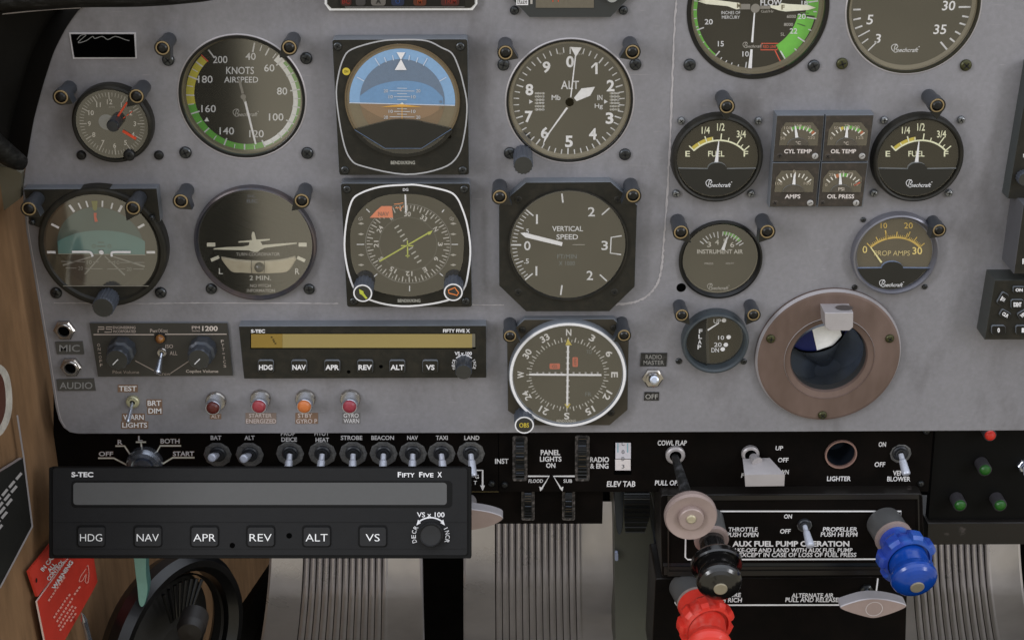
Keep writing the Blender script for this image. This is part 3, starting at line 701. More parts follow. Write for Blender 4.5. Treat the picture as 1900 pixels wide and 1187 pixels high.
# right hand black panel with lamps
b = MB(); b.prism([(1738, 770), (2700, 770), (2700, 969), (1722, 969)], HS - 12, HS - 5, mat('matt_black_panel', (5, 5, 5), .6, spec=.15)); b.prism([(1721, 970), (2700, 966), (2700, 1007), (1719, 1011)], -60, HS - 1, WORN, bev=3)
tag(b.build('gear_light_panel'), 'black panel at the lower right with one red and three green lamps', 'panel')
def lamp(label, x, y, r, rgb, bx=None, grp=None, hb=HS - 5, H=6, name='indicator_lamp', nutr=None, collm=None):
    t = thing(name, label, 'indicator lamp', (x, y), grp, h=hb)
    b = MB()
    if nutr: b.lathe(bx[0], bx[1], hb + 2.5, [(nutr, hb), (nutr, hb + 1.8), (nutr * .9, hb + 2.6), (r * 1.1, hb + 2.6)], CHROME, n=12, smooth=False)
    b.lathe(x, y, hb + H, [(r * 1.12, hb), (r * 1.12, hb + H - .6), (r * 1.02, hb + H), (r * .95, hb + H)], collm or STEEL, n=28); b.build('collar', t)
    b = MB(); b.lathe(x, y, hb + H + 1, [(r * .95, hb + H - .2), (r * .9, hb + H + 1.2), (r * .65, hb + H + 2.3), (r * .3, hb + H + 2.8), (0, hb + H + 2.9)], mat('lens_%d_%d_%d' % rgb, rgb, .35, spec=.5, var=.12, vscale=90), n=28); b.build('lens', t)
    return t
DC = mat('dark_collar', (62, 60, 64), .4, metal=.3, var=.2)
lamp('red round lamp at the top of the black lower right panel', 1838, 808.5, 10.5, (188, 44, 34), grp='lamps on the lower right panel', H=10, collm=DC)
lamp('green round lamp just under the red lamp', 1828.5, 872.5, 11, (20, 74, 16), grp='lamps on the lower right panel', H=10, collm=DC)
lamp('left green lamp of the lower pair on the right black panel', 1782, 938, 11, (20, 74, 16), grp='lamps on the lower right panel', H=10, collm=DC)
lamp('right green lamp of the lower pair on the right black panel', 1856.5, 938, 11, (20, 74, 16), grp='lamps on the lower right panel', H=10, collm=DC)
toggle('toggle_switch', 'silver switch cut by the right edge beside the green lamp', (1902, 866), (1906, 880), HS + 6, r=6, nut_r=13, h0=HS - 5)
# ================================================================== engine levers and handles
def lathe_axis(mb, p0, p1, prof, mt, n=40, flute=None):
    """turned part along the line p0->p1; prof (t along the line, radius m)"""
    d = (p1 - p0); e = d.normalized().cross(Vector((0, 0, 1))).normalized(); g = e.cross(d.normalized()); rows = []
    for q in prof:
        c = p0 + d * q[0]; row = []
        for i in range(n):
            a = 2 * PI * i / n; r = q[1]
            if len(q) > 2: r *= 1 + q[2] * (1 if math.cos(a * flute) > 0.1 else -1)
            row.append(c + (e * math.cos(a) + g * math.sin(a)) * r)
        rows.append(row)
    for j in range(len(prof) - 1): mb.add(rows[j] + rows[j + 1], [(i, (i + 1) % n, (i + 1) % n + n, i + n) for i in range(n)], mt, True)
    if prof[-1][1] > 1e-6: mb.add(rows[-1], [tuple(range(n))], mt)
def knob_lever(nm, label, cat, base, bh, mid, mh, tip, th, rm, rc, rk, rball, colm, ball, sleeve=None, serr=8):
    t = thing(nm, label, cat, base, h=bh)
    P0 = PF.p(*base, bh); P1 = PF.p(*mid, mh); P2 = PF.p(*tip, th)
    k0 = PF.mpp(*base, bh); k1 = PF.mpp(*mid, mh); k2 = PF.mpp(*tip, th)
    b = MB(); d = (P1 - P0)
    lathe_axis(b, P0, P1, [(0, rm * k0), (.42, rm * k0), (.45, rm * .98 * k0)], sleeve or mat('grey_sleeve', (78, 78, 78), .45, metal=.2, var=.1), 40)
    b.build('mount', t)
    b = MB(); lathe_axis(b, P0, P1, [(.40, rm * 1.06 * k0), (.47, rm * 1.06 * k0), (.475, rm * .95 * k0), (.476, rc * .5 * k0)], PINK, 40); b.build('mount_face', t)
    b = MB(); lathe_axis(b, P0, P1, [(.46, rc * k1), (.72, rc * k1), (.74, rc * 1.05 * k1)], colm, 36); b.build('shaft', t)
    b = MB()
    if serr:
        lathe_axis(b, P0, P1, [(.72, rc * 1.1 * k1), (.78, rk * .92 * k1, .06), (.86, rk * k1, .085), (1.0, rk * k1, .085), (1.05, rk * .93 * k1, .05), (1.055, rk * .8 * k1), (1.0, rk * .78 * k1)], colm, 160, serr)
    else:
        lathe_axis(b, P0, P1, [(.80, rc * 1.1 * k1), (.86, rk * .9 * k1), (.92, rk * k1), (1.0, rk * k1), (1.03, rk * .96 * k1), (1.0, rk * .8 * k1)], colm, 48)
    b.build('grip_ring', t)
    b = MB(); q0 = P1 + (P1 - P0) * -.04
    lathe_axis(b, q0, P2, [(0, rball * .86 * k2), (.3, rball * .86 * k2)] + [(1 - (rball * k2 * .55 / (P2 - q0).length) * (1 - math.sin(math.radians(f_))), rball * k2 * (math.cos(math.radians(f_)) if f_ > 0 else 1 - .0035 * -f_)) for f_ in (-38, -28, -10, 0, 12, 24, 36, 48, 60, 72, 82)] + [(1.0, 0)], ball, 48)
    o = b.build('knob', t)
    b = MB(); dd = (P2 - q0).normalized(); c = P2 + dd * .0006
    lathe_axis(b, c - dd * .003, c, [(0, rball * .3 * k2), (.9, rball * .3 * k2), (1, rball * .27 * k2)], mat('knob_end_steel', (142, 134, 116), .35, metal=.5, var=.1), 24); b.build('end_plug', o)
    return t
BLUE = mat('blue_plastic', (34, 57, 140), .38, spec=.5, rgb2=(36, 86, 156), thresh=(.45, .75), vscale=60, coat=.3)
BLUEB = mat('blue_plastic_ball', (10, 54, 132), .22, spec=.5, var=.1, vscale=50, coat=.2)
BLKP = mat('black_gloss_plastic', (16, 15, 15), .2, spec=.6, coat=.4, var=.1)
REDP = mat('red_plastic', (190, 48, 37), .45, spec=.4, rgb2=(194, 88, 78), thresh=(.55, .75), vscale=70, coat=.2)
knob_lever('propeller_lever', 'blue fluted propeller knob on a grey mount at the lower right', 'control knob', (1640, 968), HF, (1684, 1038), 26, (1702, 1089), 48, 33, 30, 51, 44, BLUE, BLUEB, serr=7)
knob_lever('throttle_lever', 'glossy black throttle knob with a silver end below the round pale knob', 'control knob', (1312, 962), HF, (1330, 1050), 26, (1337, 1092), 48, 30, 24, 48, 43, BLKP, BLKP, serr=0)
knob_lever('mixture_lever', 'bright red fluted mixture knob cut by the bottom edge', 'control knob', (1270, 1085), HF - 4, (1312, 1160), 24, (1318, 1212), 48, 30, 34, 50, 42, REDP, REDP, serr=9)
# cowl flap pull knob
t = thing('cowl_flap_knob', 'round pale pull knob on a thin black rod below COWL FLAP', 'pull knob', (1253, 846), h=HS)
b = MB(); b.lathe(1253.5, 846, HS + 3, [(18, HS), (18, HS + 2.4), (15, HS + 3.2), (11, HS + 3.2)], ALU, n=24, cmat=PIT); b.build('nut', t)
ROD = mat('worn_black_rod', (24, 24, 24), .5, rgb2=(62, 62, 64), thresh=(.5, .7), vscale=160)
b = MB(); k_ = PF.mpp(1253, 846, HS); p0 = PF.p(1251, 843, HS); p1 = PF.p(1276, 925, 30); b.tube([p0, p0 + (p1 - p0) * .5, p1], [6.5 * k_, 9 * k_, 10.5 * k_], ROD); b.build('rod', t)
b = MB(); H = 36
b.lathe(1282.5, 961, H, [(16, H - 16), (30, H - 9), (47, H - 7), (49.3, H - 5), (49.3, H - 2), (46.5, H), (26, H - 1.4), (24, H - 1.6), (23.4, H + 1.4), (21.5, H + 2), (0, H + 2)], PINK, n=64)
kk = b.build('knob', t)
b = MB(); b.lathe(1283, 964, H + 3, [(9.5, H + 1.8), (9.2, H + 2.6), (7, H + 3), (0, H + 3)], mat('rivet_metal', (166, 158, 136), .4, metal=.5, var=.25, vscale=500), n=24); b.build('rivet', kk)
# flap selector
t = thing('flap_switch', 'wedge shaped pale metal flap switch between FLAP and UP OFF DOWN', 'switch', (1400, 860), h=HS)
b = MB(); b.lathe(1393, 844, HS + 3, [(16.5, HS), (16.5, HS + 2.4), (14, HS + 3.2), (11, HS + 3.2)], ALU, n=24, cmat=PIT); b.build('nut', t)
b = MB(); k_ = PF.mpp(1400, 850, HS); b.tube([PF.p(1394, 842, HS), PF.p(1405, 857, HS + 8)], [7 * k_, 10.5 * k_], ALU); b.build('stem', t)
b = MB(); A = [PF.p(*q) for q in ((1378, 851, HS + 4), (1428, 849, HS + 4), (1456.3, 879.5, HS + 16), (1381.7, 880.5, HS + 16), (1383, 902, HS + 16), (1455, 901, HS + 16), (1430, 872, HS + 4), (1380, 873, HS + 4))]
b.add(A, [(3, 2, 1, 0), (4, 5, 2, 3), (7, 6, 5, 4), (1, 2, 5, 6), (0, 7, 4, 3), (0, 1, 6, 7)], ALU); b.build('wedge', t)
# alternate air handle
t = thing('alternate_air_handle', 'pale lens shaped T handle below ALTERNATE AIR', 'handle', (1610, 1110), h=HF - 4)
b = MB(); b.lathe(1609, 1097, HF - 1, [(12, HF - 4), (12, HF - 2.2), (9, HF - 1.5), (7, HF - 1.5)], SCREWM, n=6, smooth=False, cmat=PIT); b.build('nut', t)
b = MB(); k_ = PF.mpp(1609, 1097, HF); b.tube([PF.p(1608, 1095, HF - 3), PF.p(1617, 1116, 12)], [4.5 * k_, 8 * k_], STEEL); b.build('stem', t)
b = MB(); b.prism(spline([(1560, 1125), (1575, 1119), (1600, 1112), (1622, 1110), (1645, 1112), (1668, 1117), (1681, 1122), (1680, 1127), (1660, 1136), (1635, 1144), (1620, 1146.5), (1605, 1144), (1580, 1137), (1562, 1130)], 4), 5, 14, PINK, ALU, bev=2.5)
b.arc(1622, 1129, 14.5, 16, 0, 360, 14.3, art(176, 166, 164)); b.build('grip', t)

# ================================================================== side wall items (placards lie on the wall)
BP = mat('black_placard', (22, 22, 20), .5, var=.1); RP = mat('red_placard', (184, 52, 38), .5, var=.06, vscale=40)
t = thing('wall_placard', 'black wall placard with a bright metal edge and white print at the lower left', 'placard', (20, 960), fr=SF)
b = MB(SF); b.prism([(-60, 1010), (-40, 900), (44, 848), (60, 976), (0, 1088), (-60, 1190)], -2, .4, BP, ALU); b.build('plate', t)
b = MB(SF); b.path([(32, 770), (44, 848), (60, 976), (0, 1090)], 3.2, .8, ALU); b.build('metal_edge', t)
b = MB(SF)
for i in range(5):
    x0 = 38 - i * 9; y0 = 880 + i * 24
    for k in range(4):
        xa = x0 - k * 13 + 2; ya = y0 + k * 15 - 3
        b.line((xa, ya), (xa - 10, ya + 12), 5, .9, art(150, 148, 148))
b.build('print', t)
t = thing('warning_placard', 'small red tag with a round hole, upper of the two red placards', 'placard', (95, 1050), fr=SF)
rp1 = [(54, 1059), (95, 1008), (130, 990), (160, 1000), (122, 1040), (70, 1106)]
b = MB(SF); b.prism(rp1, -1, .6, RP); b.build('plate', t)
b = MB(SF); b.text('IN CASE', 90, 1042, 40, 8, 1.0, WHITE, .03, -52); b.text('ALL', 96, 1052, 20, 8, 1.0, WHITE, .03, -52); b.text('CONTROL', 103, 1057, 46, 8, 1.0, WHITE, .03, -52)
b.poly(circ(68, 1076, 4.5, 1, 16, SF), 1.1, SLOT); b.build('print', t)
t = thing('warning_placard', 'large red placard headed WARNING with rows of white print, lower left', 'placard', (125, 1110), fr=SF)
b = MB(SF); b.prism([(69, 1115), (122, 1042), (150, 1010), (172, 1020), (181, 1078), (170, 1100), (90, 1240), (84, 1190)], .7, 1.8, RP, art(200, 180, 170)); b.build('plate', t)
b = MB(SF); b.text('WARNING', 116, 1066, 62, 8, 2.2, WHITE, .04, -56)
for i, (x, y, l_) in enumerate(((106, 1090, 58), (117, 1120, 62), (122, 1128, 60), (123, 1140, 52), (127, 1146, 56), (137, 1142, 24), (145, 1092, 26))):
    for k in range(int(l_ / 7)):
        a = math.radians(-56); o = (k - l_ / 14) * 7; b.line((x + math.cos(a) * o, y + math.sin(a) * o), (x + math.cos(a) * (o + random.choice((3.5, 5, 5.8))), y + math.sin(a) * (o + 4.5)), 3.4, 2.2, art(214, 150, 138))
b.path(spline([(160, 1054), (150, 1068), (147, 1078), (153, 1076), (160, 1064), (158, 1078), (163, 1080), (165, 1064), (163, 1048)], 3), 1.6, 2.2, art(210, 140, 128)); b.build('print', t)
# brass rimmed round dial on the wall, cut by the left edge
t = thing('wall_dial', 'round dial with a bright brass rim cut off by the left edge', 'dial', (0, 740), fr=SF)
b = MB(SF); oc = spline([(-40, 700), (-20, 674), (3, 676), (17, 695), (23, 730), (22, 765), (12, 795), (-5, 812), (-30, 800)], 4); b.prism(oc, 0, 8, mat('pale_brass_rim', (205, 200, 190), .25, metal=.4, var=.25, vscale=120), BRASS, bev=3); b.build('rim', t)
b = MB(SF); b.poly([(x * .72 - 6 , 740 + (y - 740) * .80) for x, y in oc], 8.4, mat('dial_red_brown', (70, 34, 20), .4)); b.build('face', t)
# crank
t = thing('window_crank', 'small chrome crank standing off the wall at the bottom left', 'crank', (160, 1160), fr=SF)
b = MB(SF); k_ = SF.mpp(160, 1160, 10); b.tube([SF.p(x, y, 10) for x, y in ((152, 1137), (156, 1150), (160, 1165), (168, 1200))], [1.5 * k_, 6 * k_, 5 * k_, 6 * k_], STEEL, n=12); b.build('arm', t)

# oblique black wheel behind the near unit
WN = Vector((.865, -.50, .04)).normalized(); WO = PF.p(324, 1195, -60)
WFm = Frame(WO, WN, WN.cross(Vector((0, 0, 1))).normalized() * -1)
t = thing('hand_wheel', 'large black ribbed hand wheel on the left below the autopilot unit', 'wheel', (322, 1180), h=-60)
RIM = mat('dark_rim', (9, 9, 10), .35, spec=.5, coat=.1)
def wl(b, prof, mt, n=72):
    k_ = PF.mpp(322, 1180, -60); rows = []
    for r, hh in prof: rows.append([WO + WFm.n * hh * .001 + (WFm.ax * math.cos(2 * PI * i / n) + WFm.ay * math.sin(2 * PI * i / n)) * r * k_ for i in range(n)])
    for j in range(len(prof) - 1): b.add(rows[j] + rows[j + 1], [(i, (i + 1) % n, (i + 1) % n + n, i + n) for i in range(n)], mt, True)
b = MB(); wl(b, [(150, -14), (166, -12), (176, -4), (176, 4), (166, 10), (154, 10), (142, 4), (142, -10), (150, -14)], RIM); b.build('rim', t)
b = MB(); wl(b, [(134, -6), (135, 0), (134, 2), (132, 0), (132, -6)], mat('brown_edge', (12, 10, 8), .5)); b.build('inner_band', t)
b = MB(); wl(b, [(132, -14), (60, -6), (30, -2), (0, 0)], mat('wheel_web', (14, 13, 11), .6, var=.2)); b.build('web', t)
b = MB(); k_ = PF.mpp(322, 1180, -60)
for a in range(-10, 40, 7):
    a_ = math.radians(a + 60); e0 = WO + (WFm.ax * math.cos(a_) + WFm.ay * math.sin(a_)) * 60 * k_ + WFm.n * .004; e1 = WO + (WFm.ax * math.cos(a_) + WFm.ay * math.sin(a_)) * 128 * k_ + WFm.n * .004
    b.tube([e0, e1], [3 * k_, 3.4 * k_], RIM, n=8)
b.build('spokes', t)
b = MB(); k_ = PF.mpp(350, 1165, 0); c = PF.p(352, 1172, -30); b.lathe(352, 1175, -30, [(26, -50), (27, -36), (22, -30), (0, -29)], mat('dark_hub', (24, 21, 19), .5), n=30); b.build('hub', t)
# teal lever
t = thing('teal_lever', 'thin teal lever hanging in front of the black wheel', 'lever', (260, 1080), h=-25)
b = MB(); b.prism(spline([(246, 1000), (270, 1000), (272, 1060), (275, 1092), (270, 1118), (263, 1126), (257, 1118), (254, 1090), (249, 1050)], 4), -34, -26, mat('teal_plastic', (112, 156, 146), .4, var=.12, vscale=50), mat('teal_side', (60, 96, 92), .4), bev=2.5); b.build('blade', t)
# black cloth cover beside the left pedal
b = MB(); vs_ = []; fs_ = []
for i in range(9):
    for j in range(9):
        u, v = i / 8, j / 8; x = 540 - 130 * v * (1 - u) - 30 * (1 - u) + 40 * u; y = 1030 + 190 * v
        vs_.append(PF.p(x, y, -190 + 6 * math.sin(i * 1.7) + 4 * math.sin(j)))
for i in range(8):
    for j in range(8): k_ = i * 9 + j; fs_.append((k_, k_ + 1, k_ + 10, k_ + 9))
b.add(vs_, fs_, mat('black_cloth', (13, 12, 11), .9, spec=.1, bump=.6, bscale=500), True); tag(b.build('boot_cover'), 'black cloth boot cover left of the leftmost pedal', 'cover')

# ================================================================== near autopilot unit, turned to the pilot
t = thing('autopilot_unit', 'large black autopilot unit in front, with blank grey display and six square buttons', 'autopilot', (482, 950), fr=UF)
UB = mat('autopilot_black', (25, 25, 26), .55, spec=.18, var=.05, vscale=160, bump=.12, bscale=1500)
UD = mat('autopilot_gap_shadow', (8, 8, 8), .7, spec=.2)
b = MB(UF); b.prism(rrect(90.5, 866.5, 874.5, 1035.5, 3), -8, -1.2, UD, UD, bev=1.5); b.prism(rrect(105, 885, 860, 1025, 3), -26, -8, UD, UD)
b.prism(rrect(97, 867.5, 867.5, 1030.5, 6), -3, 0, UB, UB, bev=2.5)
hs = b.build('housing', t)
b = MB(UF); b.rect(98, 968.2, 867, 969.0, .08, UD); b.rect(98, 1017.6, 867, 1018.2, .08, UD)
b.text('S-TEC', 152.8, 880, 40.5, 9.6, .2, WHITE, .035); 
for s_, x, w, hh, y in (('F', 741.3, 6.5, 9.6, 880), ('IFTY', 757.8, 23, 7.8, 881), ('F', 781, 6.5, 9.6, 880), ('IVE', 795, 18.5, 7.8, 881), ('X', 815.8, 8, 9.6, 880)): b.text(s_, x, y, w, hh, .2, WHITE, .02)
b.text('VS x 100', 799.3, 954.3, 51, 9.2, .2, WHITE, .008)
b.arc(799, 994, 33.2, 35.6, -40, 40, .2, WHITE)
for s_ in (1, -1):
    g = b.polar(799, 994, .2); b.add([g(s_ * 37, 30.5), g(s_ * 37, 38.5), g(s_ * 53, 33)], [(0, 1, 2)], WHITE)
for i, c_ in enumerate('DECR'): b.ptext(c_, 799, 994, -107 + i * 15.5, 31.5, 8, .2, WHITE, .004, radial=True, w=6.2)
for i, c_ in enumerate('INCR'): b.ptext(c_, 799, 994, 63 + i * 14.5, 31.5, 8, .2, WHITE, .004, radial=True, w=6.2 if c_ != 'I' else 1.3)
b.disc(431, 1011.3, 5, .15, PIT, 24); b.disc(536.5, 993.3, 5.2, .15, PIT, 24)
b.build('lettering', t)
b = MB(UF); b.prism(rrect(132, 891.5, 839, 941.5, 8), 0, .25, UD); b.prism(rrect(136, 895, 829, 936, 6), .2, .45, mat('grey_display', (79, 79, 79), .55, spec=.1, var=.02, vscale=300)); b.build('display', t)  # black margin, widest at the right, paints the shadow inside the display recess
for c_, x in (('HDG', 169.5), ('NAV', 274.6), ('APR', 379.8), ('REV', 484), ('ALT', 588), ('VS', 692)):
    b = MB(UF); b.prism(rrect(x - 27.5, 973.5, x + 26.5, 1014.8, 6), 0, .2, UD); b.prism(rrect(x - 25.5, 977, x + 25, 1013.5, 6), .1, 1.4, mat('button_black', (30, 30, 31), .5, spec=.25, bump=.08, bscale=1500), UB, bev=2.2)
    bt = b.build('button', t)
    b = MB(UF); b.text(c_, x - .5, 996.8, 41 if c_ != 'VS' else 26, 13.5, 1.65, art(214, 214, 214), -.008); b.build('button_lettering', bt)
b = MB(UF); b.lathe(799.5, 992.5, 5, [(22.5, 0), (22.2, 5.2), (20.6, 6), (18.5, 5.2), (0, 5.0)], mat('small_knob', (24, 24, 25), .5, spec=.4), n=48); b.build('knob', t)
for x in (480, 700):
    b = MB(); b.tube([PF.p(x, 905, HS), UF.p(x, 960, -26)], [.006, .006], CASE); b.build('mounting_arm', t)
# ================================================================== gauges
GR = art(84, 148, 60); YE = art(176, 158, 58); RD = art(190, 70, 44); TC = art(190, 190, 192)
def recessed(t, cx, cy, R, rd, hd, rimm=None, lipm=None, lip=4, bw=4, rm2=None):
    """hole lining: dark rim ring then sloping wall down to the dial"""
    open_ring(t, cx, cy, [(R + lip, .1), (R + lip * .5, .5), (R + .5, .3), (R - .5, -1.2)], lipm or ALU, 'lip', 96, 0)
    k0 = rm2 or BLACK
    open_ring(t, cx, cy, [(R + 1, .3), (R + .6, .7), (R - bw + .6, .7), (R - bw, .2), (R - bw - .3, -1.4), (rd, hd, rimm or OLV)], k0, 'bezel', 96, 0)

# --- clock
t = thing('panel_clock', 'small aviation clock with red hands at the upper left of the panel', 'clock', (208, 230))
ring_part(t, 208, 231, [(75, 0), (75, 5), (73.5, 7), (70, 8), (67.5, 8), (66, 6.4)], BEZ)
b = MB(); c = (208, 230); H = 6.5; b.disc(*c, 67, H, DIALB); h = H + .15
for i in range(60): b.tick(*c, i * 6, 52 if i % 5 else 47, 60, .9 if i % 5 else 1.8, h, DULL)
for i in range(1, 13):
    r_ = 43 if i != 1 else 43; b.ptext(str(i), *c, i * 30, 42, 9, h, art(176, 172, 164), .012)
b.text('AVTS', 207, 199, 11, 3, h, DULL); b.disc(198, 227, 15, H + .3, CASE, 30); b.build('dial', t)
b = MB(); b.line((217, 219), (236, 190), 3.6, H + 1, RD); b.line((227.5, 243), (252.5, 258), 5, H + 1, RD)
for k in range(4): b.line((222 + k * 6.5, 225 - k * 5), (226 + k * 6.5, 222 - k * 5), 1.6, H + 1, RD)
b.build('hands', t)
b = MB(); b.lathe(208.5, 235, 16, [(12, H), (12, 14.5), (10, 16), (0, 16.2)], mat('dark_knob', (34, 36, 40), .35, spec=.5), n=30); b.build('knob', t)
glass_disc(t, 208, 230, 66.5, 7.2)
for x, y in ((149.5, 290), (293.5, 290)): screw(t, x, y, 9, 0, mat('dark_slotted_screw', (34, 34, 34), .4, metal=.5, var=.2), cross=False, rot=125)
screw(t, 238.5, 290, 11, 7.5, _M['dark_slotted_screw'])

# --- airspeed
t = thing('airspeed_indicator', 'large round gauge marked KNOTS AIRSPEED with yellow, green and white arcs', 'gauge', (449, 181))
recessed(t, 449, 181, 116, 106.5, -5, bw=4.5)
c = (452, 180.5); H = -5; b = MB(); b.disc(449, 181, 111.5, H, DIAL); h = H + .15
W2 = art(226, 225, 226); b.arc(*c, 91, 106, 161, 262, h, art(82, 150, 52)); b.arc(*c, 91, 106, 262, 317, h, art(178, 168, 58)); b.arc(*c, 100.5, 107, 50, 161, h, GR); b.arc(*c, 92, 100.5, 44, 161, h, W2); b.arc(*c, 92, 106, 41, 50, h + .1, W2)
b.tick(*c, 318, 90, 107, 2.4, h + .1, RD)
sc = {40: 15, 50: 30, 60: 47, 70: 64, 80: 82, 90: 101, 100: 120, 110: 140, 120: 161, 130: 183, 140: 205, 150: 229, 160: 252, 170: 272, 180: 292, 190: 309, 200: 327}
ks = sorted(sc)
for i, k in enumerate(ks):
    b.tick(*c, sc[k], 88 if k % 20 == 0 else 91, 106, 2.6, h + .2, TC)
    if i < len(ks) - 1 and k not in (190,): b.tick(*c, (sc[k] + sc[ks[i + 1]]) / 2, 94, 105, 1.7, h + .2, TC)
for s_, x, y in (('200', 408.5, 111), ('40', 465, 105), ('60', 499.7, 126.5), ('80', 523.5, 169.5), ('100', 512.5, 217.5), ('120', 476, 248.5), ('140', 420.8, 243.3), ('160', 387, 202), ('180', 381, 147.5)):
    b.text(s_, x, y, 27 if len(s_) == 3 else 19, 13.5, h, TC, .008)
b.text('KNOTS', 445.5, 131.2, 51.5, 13.5, h, TC, .006); b.text('AIRSPEED', 447.5, 148.3, 63, 11, h, TC, .006); logo(b, 455, 211, 49, h, art(150, 148, 144))
b.poly([(383.7, 217.5), (388, 225.5), (379, 225.5)], h, WHITE); b.build('dial', t)
b = MB(); GN = art(112, 108, 102); b.path([(444, 150), (448.5, 166), (450.5, 174)], 4.5, H + 1.4, GN); b.disc(451.5, 180, 5, H + 1.4, GN, 20); b.path([(451, 180), (455, 190)], 5, H + 1.5, GN)
b.line((455, 189), (474.5, 268), 4.2, H + 1.6, WHITE, 3.4); b.line((440.5, 148), (448, 152), 2, H + 1.4, GN); b.build('needle', t)
glass_disc(t, 449, 181, 110.5, -2.2, GLASS_STRONG)
for x, y in ((567.5, 110), (343, 285), (569.5, 286), (311, 113)): screw(t, x, y, 11.5, 0)

# --- attitude indicator (square case)
HA = 10
t = thing('attitude_indicator', 'square black attitude indicator with blue sky and brown ground disc', 'gauge', (746, 200))
pl = rquad([(615.8, 73.5), (868, 72.5), (871, 325), (629, 325.5)], 6)
b = MB(); b.prism(pl, 0, HA, BEZ, CASE, bev=1.5)
ringp = spline(Z([(540, 258), (700, 265), (800, 310), (870, 350), (915, 450), (940, 540), (965, 680), (950, 860), (905, 1010), (800, 1090), (570, 1130), (300, 1080), (210, 1030), (160, 900), (120, 640), (130, 500), (165, 380), (220, 320), (390, 270)], 3.49, 590, 0), 4)
b.path(ringp, 2.6, HA + .2, art(150, 150, 152), closed=True)
b.text('AIR', 740.5, 84, 12, 5, HA + .2, WHITE, .01); b.text('BENDIX/KING', 747.5, 302, 45, 6.5, HA + .2, art(150, 148, 140), .02)
b.disc(642.5, 133, 7.2, HA + .2, YE, 20); b.text('DH', 642.5, 133, 7, 5, HA + .4, art(90, 84, 30)); b.disc(834, 254, 3.6, HA + .2, DIAL, 14); b.build('case', t)
H = HA + .3; op = circ(746.5, 187, 103, H, 72)
b = MB(); b.disc(746.5, 187, 103, H, art(98, 84, 62), 72)
h = H + .2; SKY = art(112, 148, 184); SKD = art(84, 102, 124); SKM = art(88, 126, 164); GND = art(104, 84, 62); GND2 = art(98, 88, 68)
hz = lambda x: 191 + (x - 648) * 5 / 196
def seg(R, mt, hh, y0f, up=True, cx=746.5, cy=187, n=60, ys=1.0):
    P = [q for q in circ(cx, cy, R, hh, n)]; P = [(x, cy + (y - cy) * ys) for x, y in P]
    Q = [(x, min(y, y0f(x)) if up else max(y, y0f(x))) for x, y in P]; b.poly(Q, hh, mt)
seg(98, SKY, h, hz); seg(98, GND2, h, hz, False); seg(78.5, SKD, h + .15, hz)
seg(78.5, GND, h + .15, hz, False)
arcp = spline([(668, 178), (690, 163), (715, 154), (746, 150), (778, 153), (803, 163), (822, 181)], 4, False)
b.poly(arcp + [(823, hz(823)), (668, hz(668))], h + .3, SKM)
b.poly([(668, hz(668)), (823, hz(823))] + spline([(822, 197), (803, 212), (775, 222), (746, 225), (715, 221), (690, 210), (668, 196)], 3, False), h + .3, mat('gnd3', (120, 94, 68), .6))
b.line((648, 191), (844, 196), 1.8, h + .5, art(170, 178, 190))
for a, l_ in ((-10, 10), (-20, 10), (10, 10), (20, 10), (-30, 16), (30, 16), (-60, 15), (60, 15)): b.tick(746.5, 190, a, 80, 80 + l_, 1.6, h + .5, art(176, 186, 200))
b.poly([(736, 97.5), (752, 97.5), (744, 112)], h + .7, WHITE); b.poly([(744, 110), (754.5, 130.3), (732.5, 130.3)], h + .7, WHITE)
for y, w in ((164, 18), (169, 46), (174, 18), (179.5, 30), (185, 18), (202, 18), (207, 30), (212, 18), (217, 46), (222, 18)): b.line((746 - w / 2, y), (746 + w / 2, y + .4), 1.1, h + .6, art(176, 180, 186))
for s_, dx, y in (('20', 30, 169), ('10', 21, 180), ('10', 21, 207), ('20', 30, 218)):
    for q in (-1, 1): b.text(s_, 746 + q * dx, y, 8, 6, h + .6, art(170, 172, 176), .01)
b.disc(818, 189, 2.6, h + .7, SKD, 12); b.disc(818, 200, 2.6, h + .7, GND2, 12); b.build('horizon_ball', t)
b = MB(); OR_ = art(190, 140, 50); b.poly([(706, 199), (744, 193.5), (784, 199), (744, 198.6)], h + 1.3, OR_); b.line((746, 199), (746, 221), 1.3, h + 1.3, OR_); b.poly([(742, 193.6), (746, 190.5), (750, 193.6)], h + 1.3, CREAM); b.build('aircraft_symbol', t)
b = MB(); cv = [(658, 241), (700, 230), (726, 223.5), (745, 222.5), (770, 224), (800, 231), (837, 239.5), (834, 246), (783, 275.5), (714, 275.5), (661, 246)]
b.prism(cv, h, h + 2.6, COVER); b.path([(658, 241), (714.6, 275.6), (782, 275.6), (838, 239.5)], 1.0, h + 2.8, art(80, 96, 120)); b.build('lower_cover', t)
b = MB(); lowr = [q for q in circ(746.5, 187, 110, h + 2, 96) if q[1] > 241]; lowr.sort(key=lambda q: -q[0]); b.prism([(838, 240.5)] + lowr + [(657, 241)] + [(700, 262), (746, 268), (790, 262)], H, h + 2.0, BEZ); b.build('lower_mask', t)
open_ring(t, 746.5, 187, [(103, H), (104, H + .8), (106, H + .9), (107, H)], mat('ring_tan', (92, 78, 56), .5), 'dial_rim', 72, H)
b = MB(); b.disc(746.5, 187, 103.5, H + 2.4, GLASS_LIGHT, 64); b.build('glass', t)
for x, y in ((626, 87.5), (854, 87.5), (639.6, 317), (858.5, 317)): screw(t, x, y, 8, HA, ht=1)

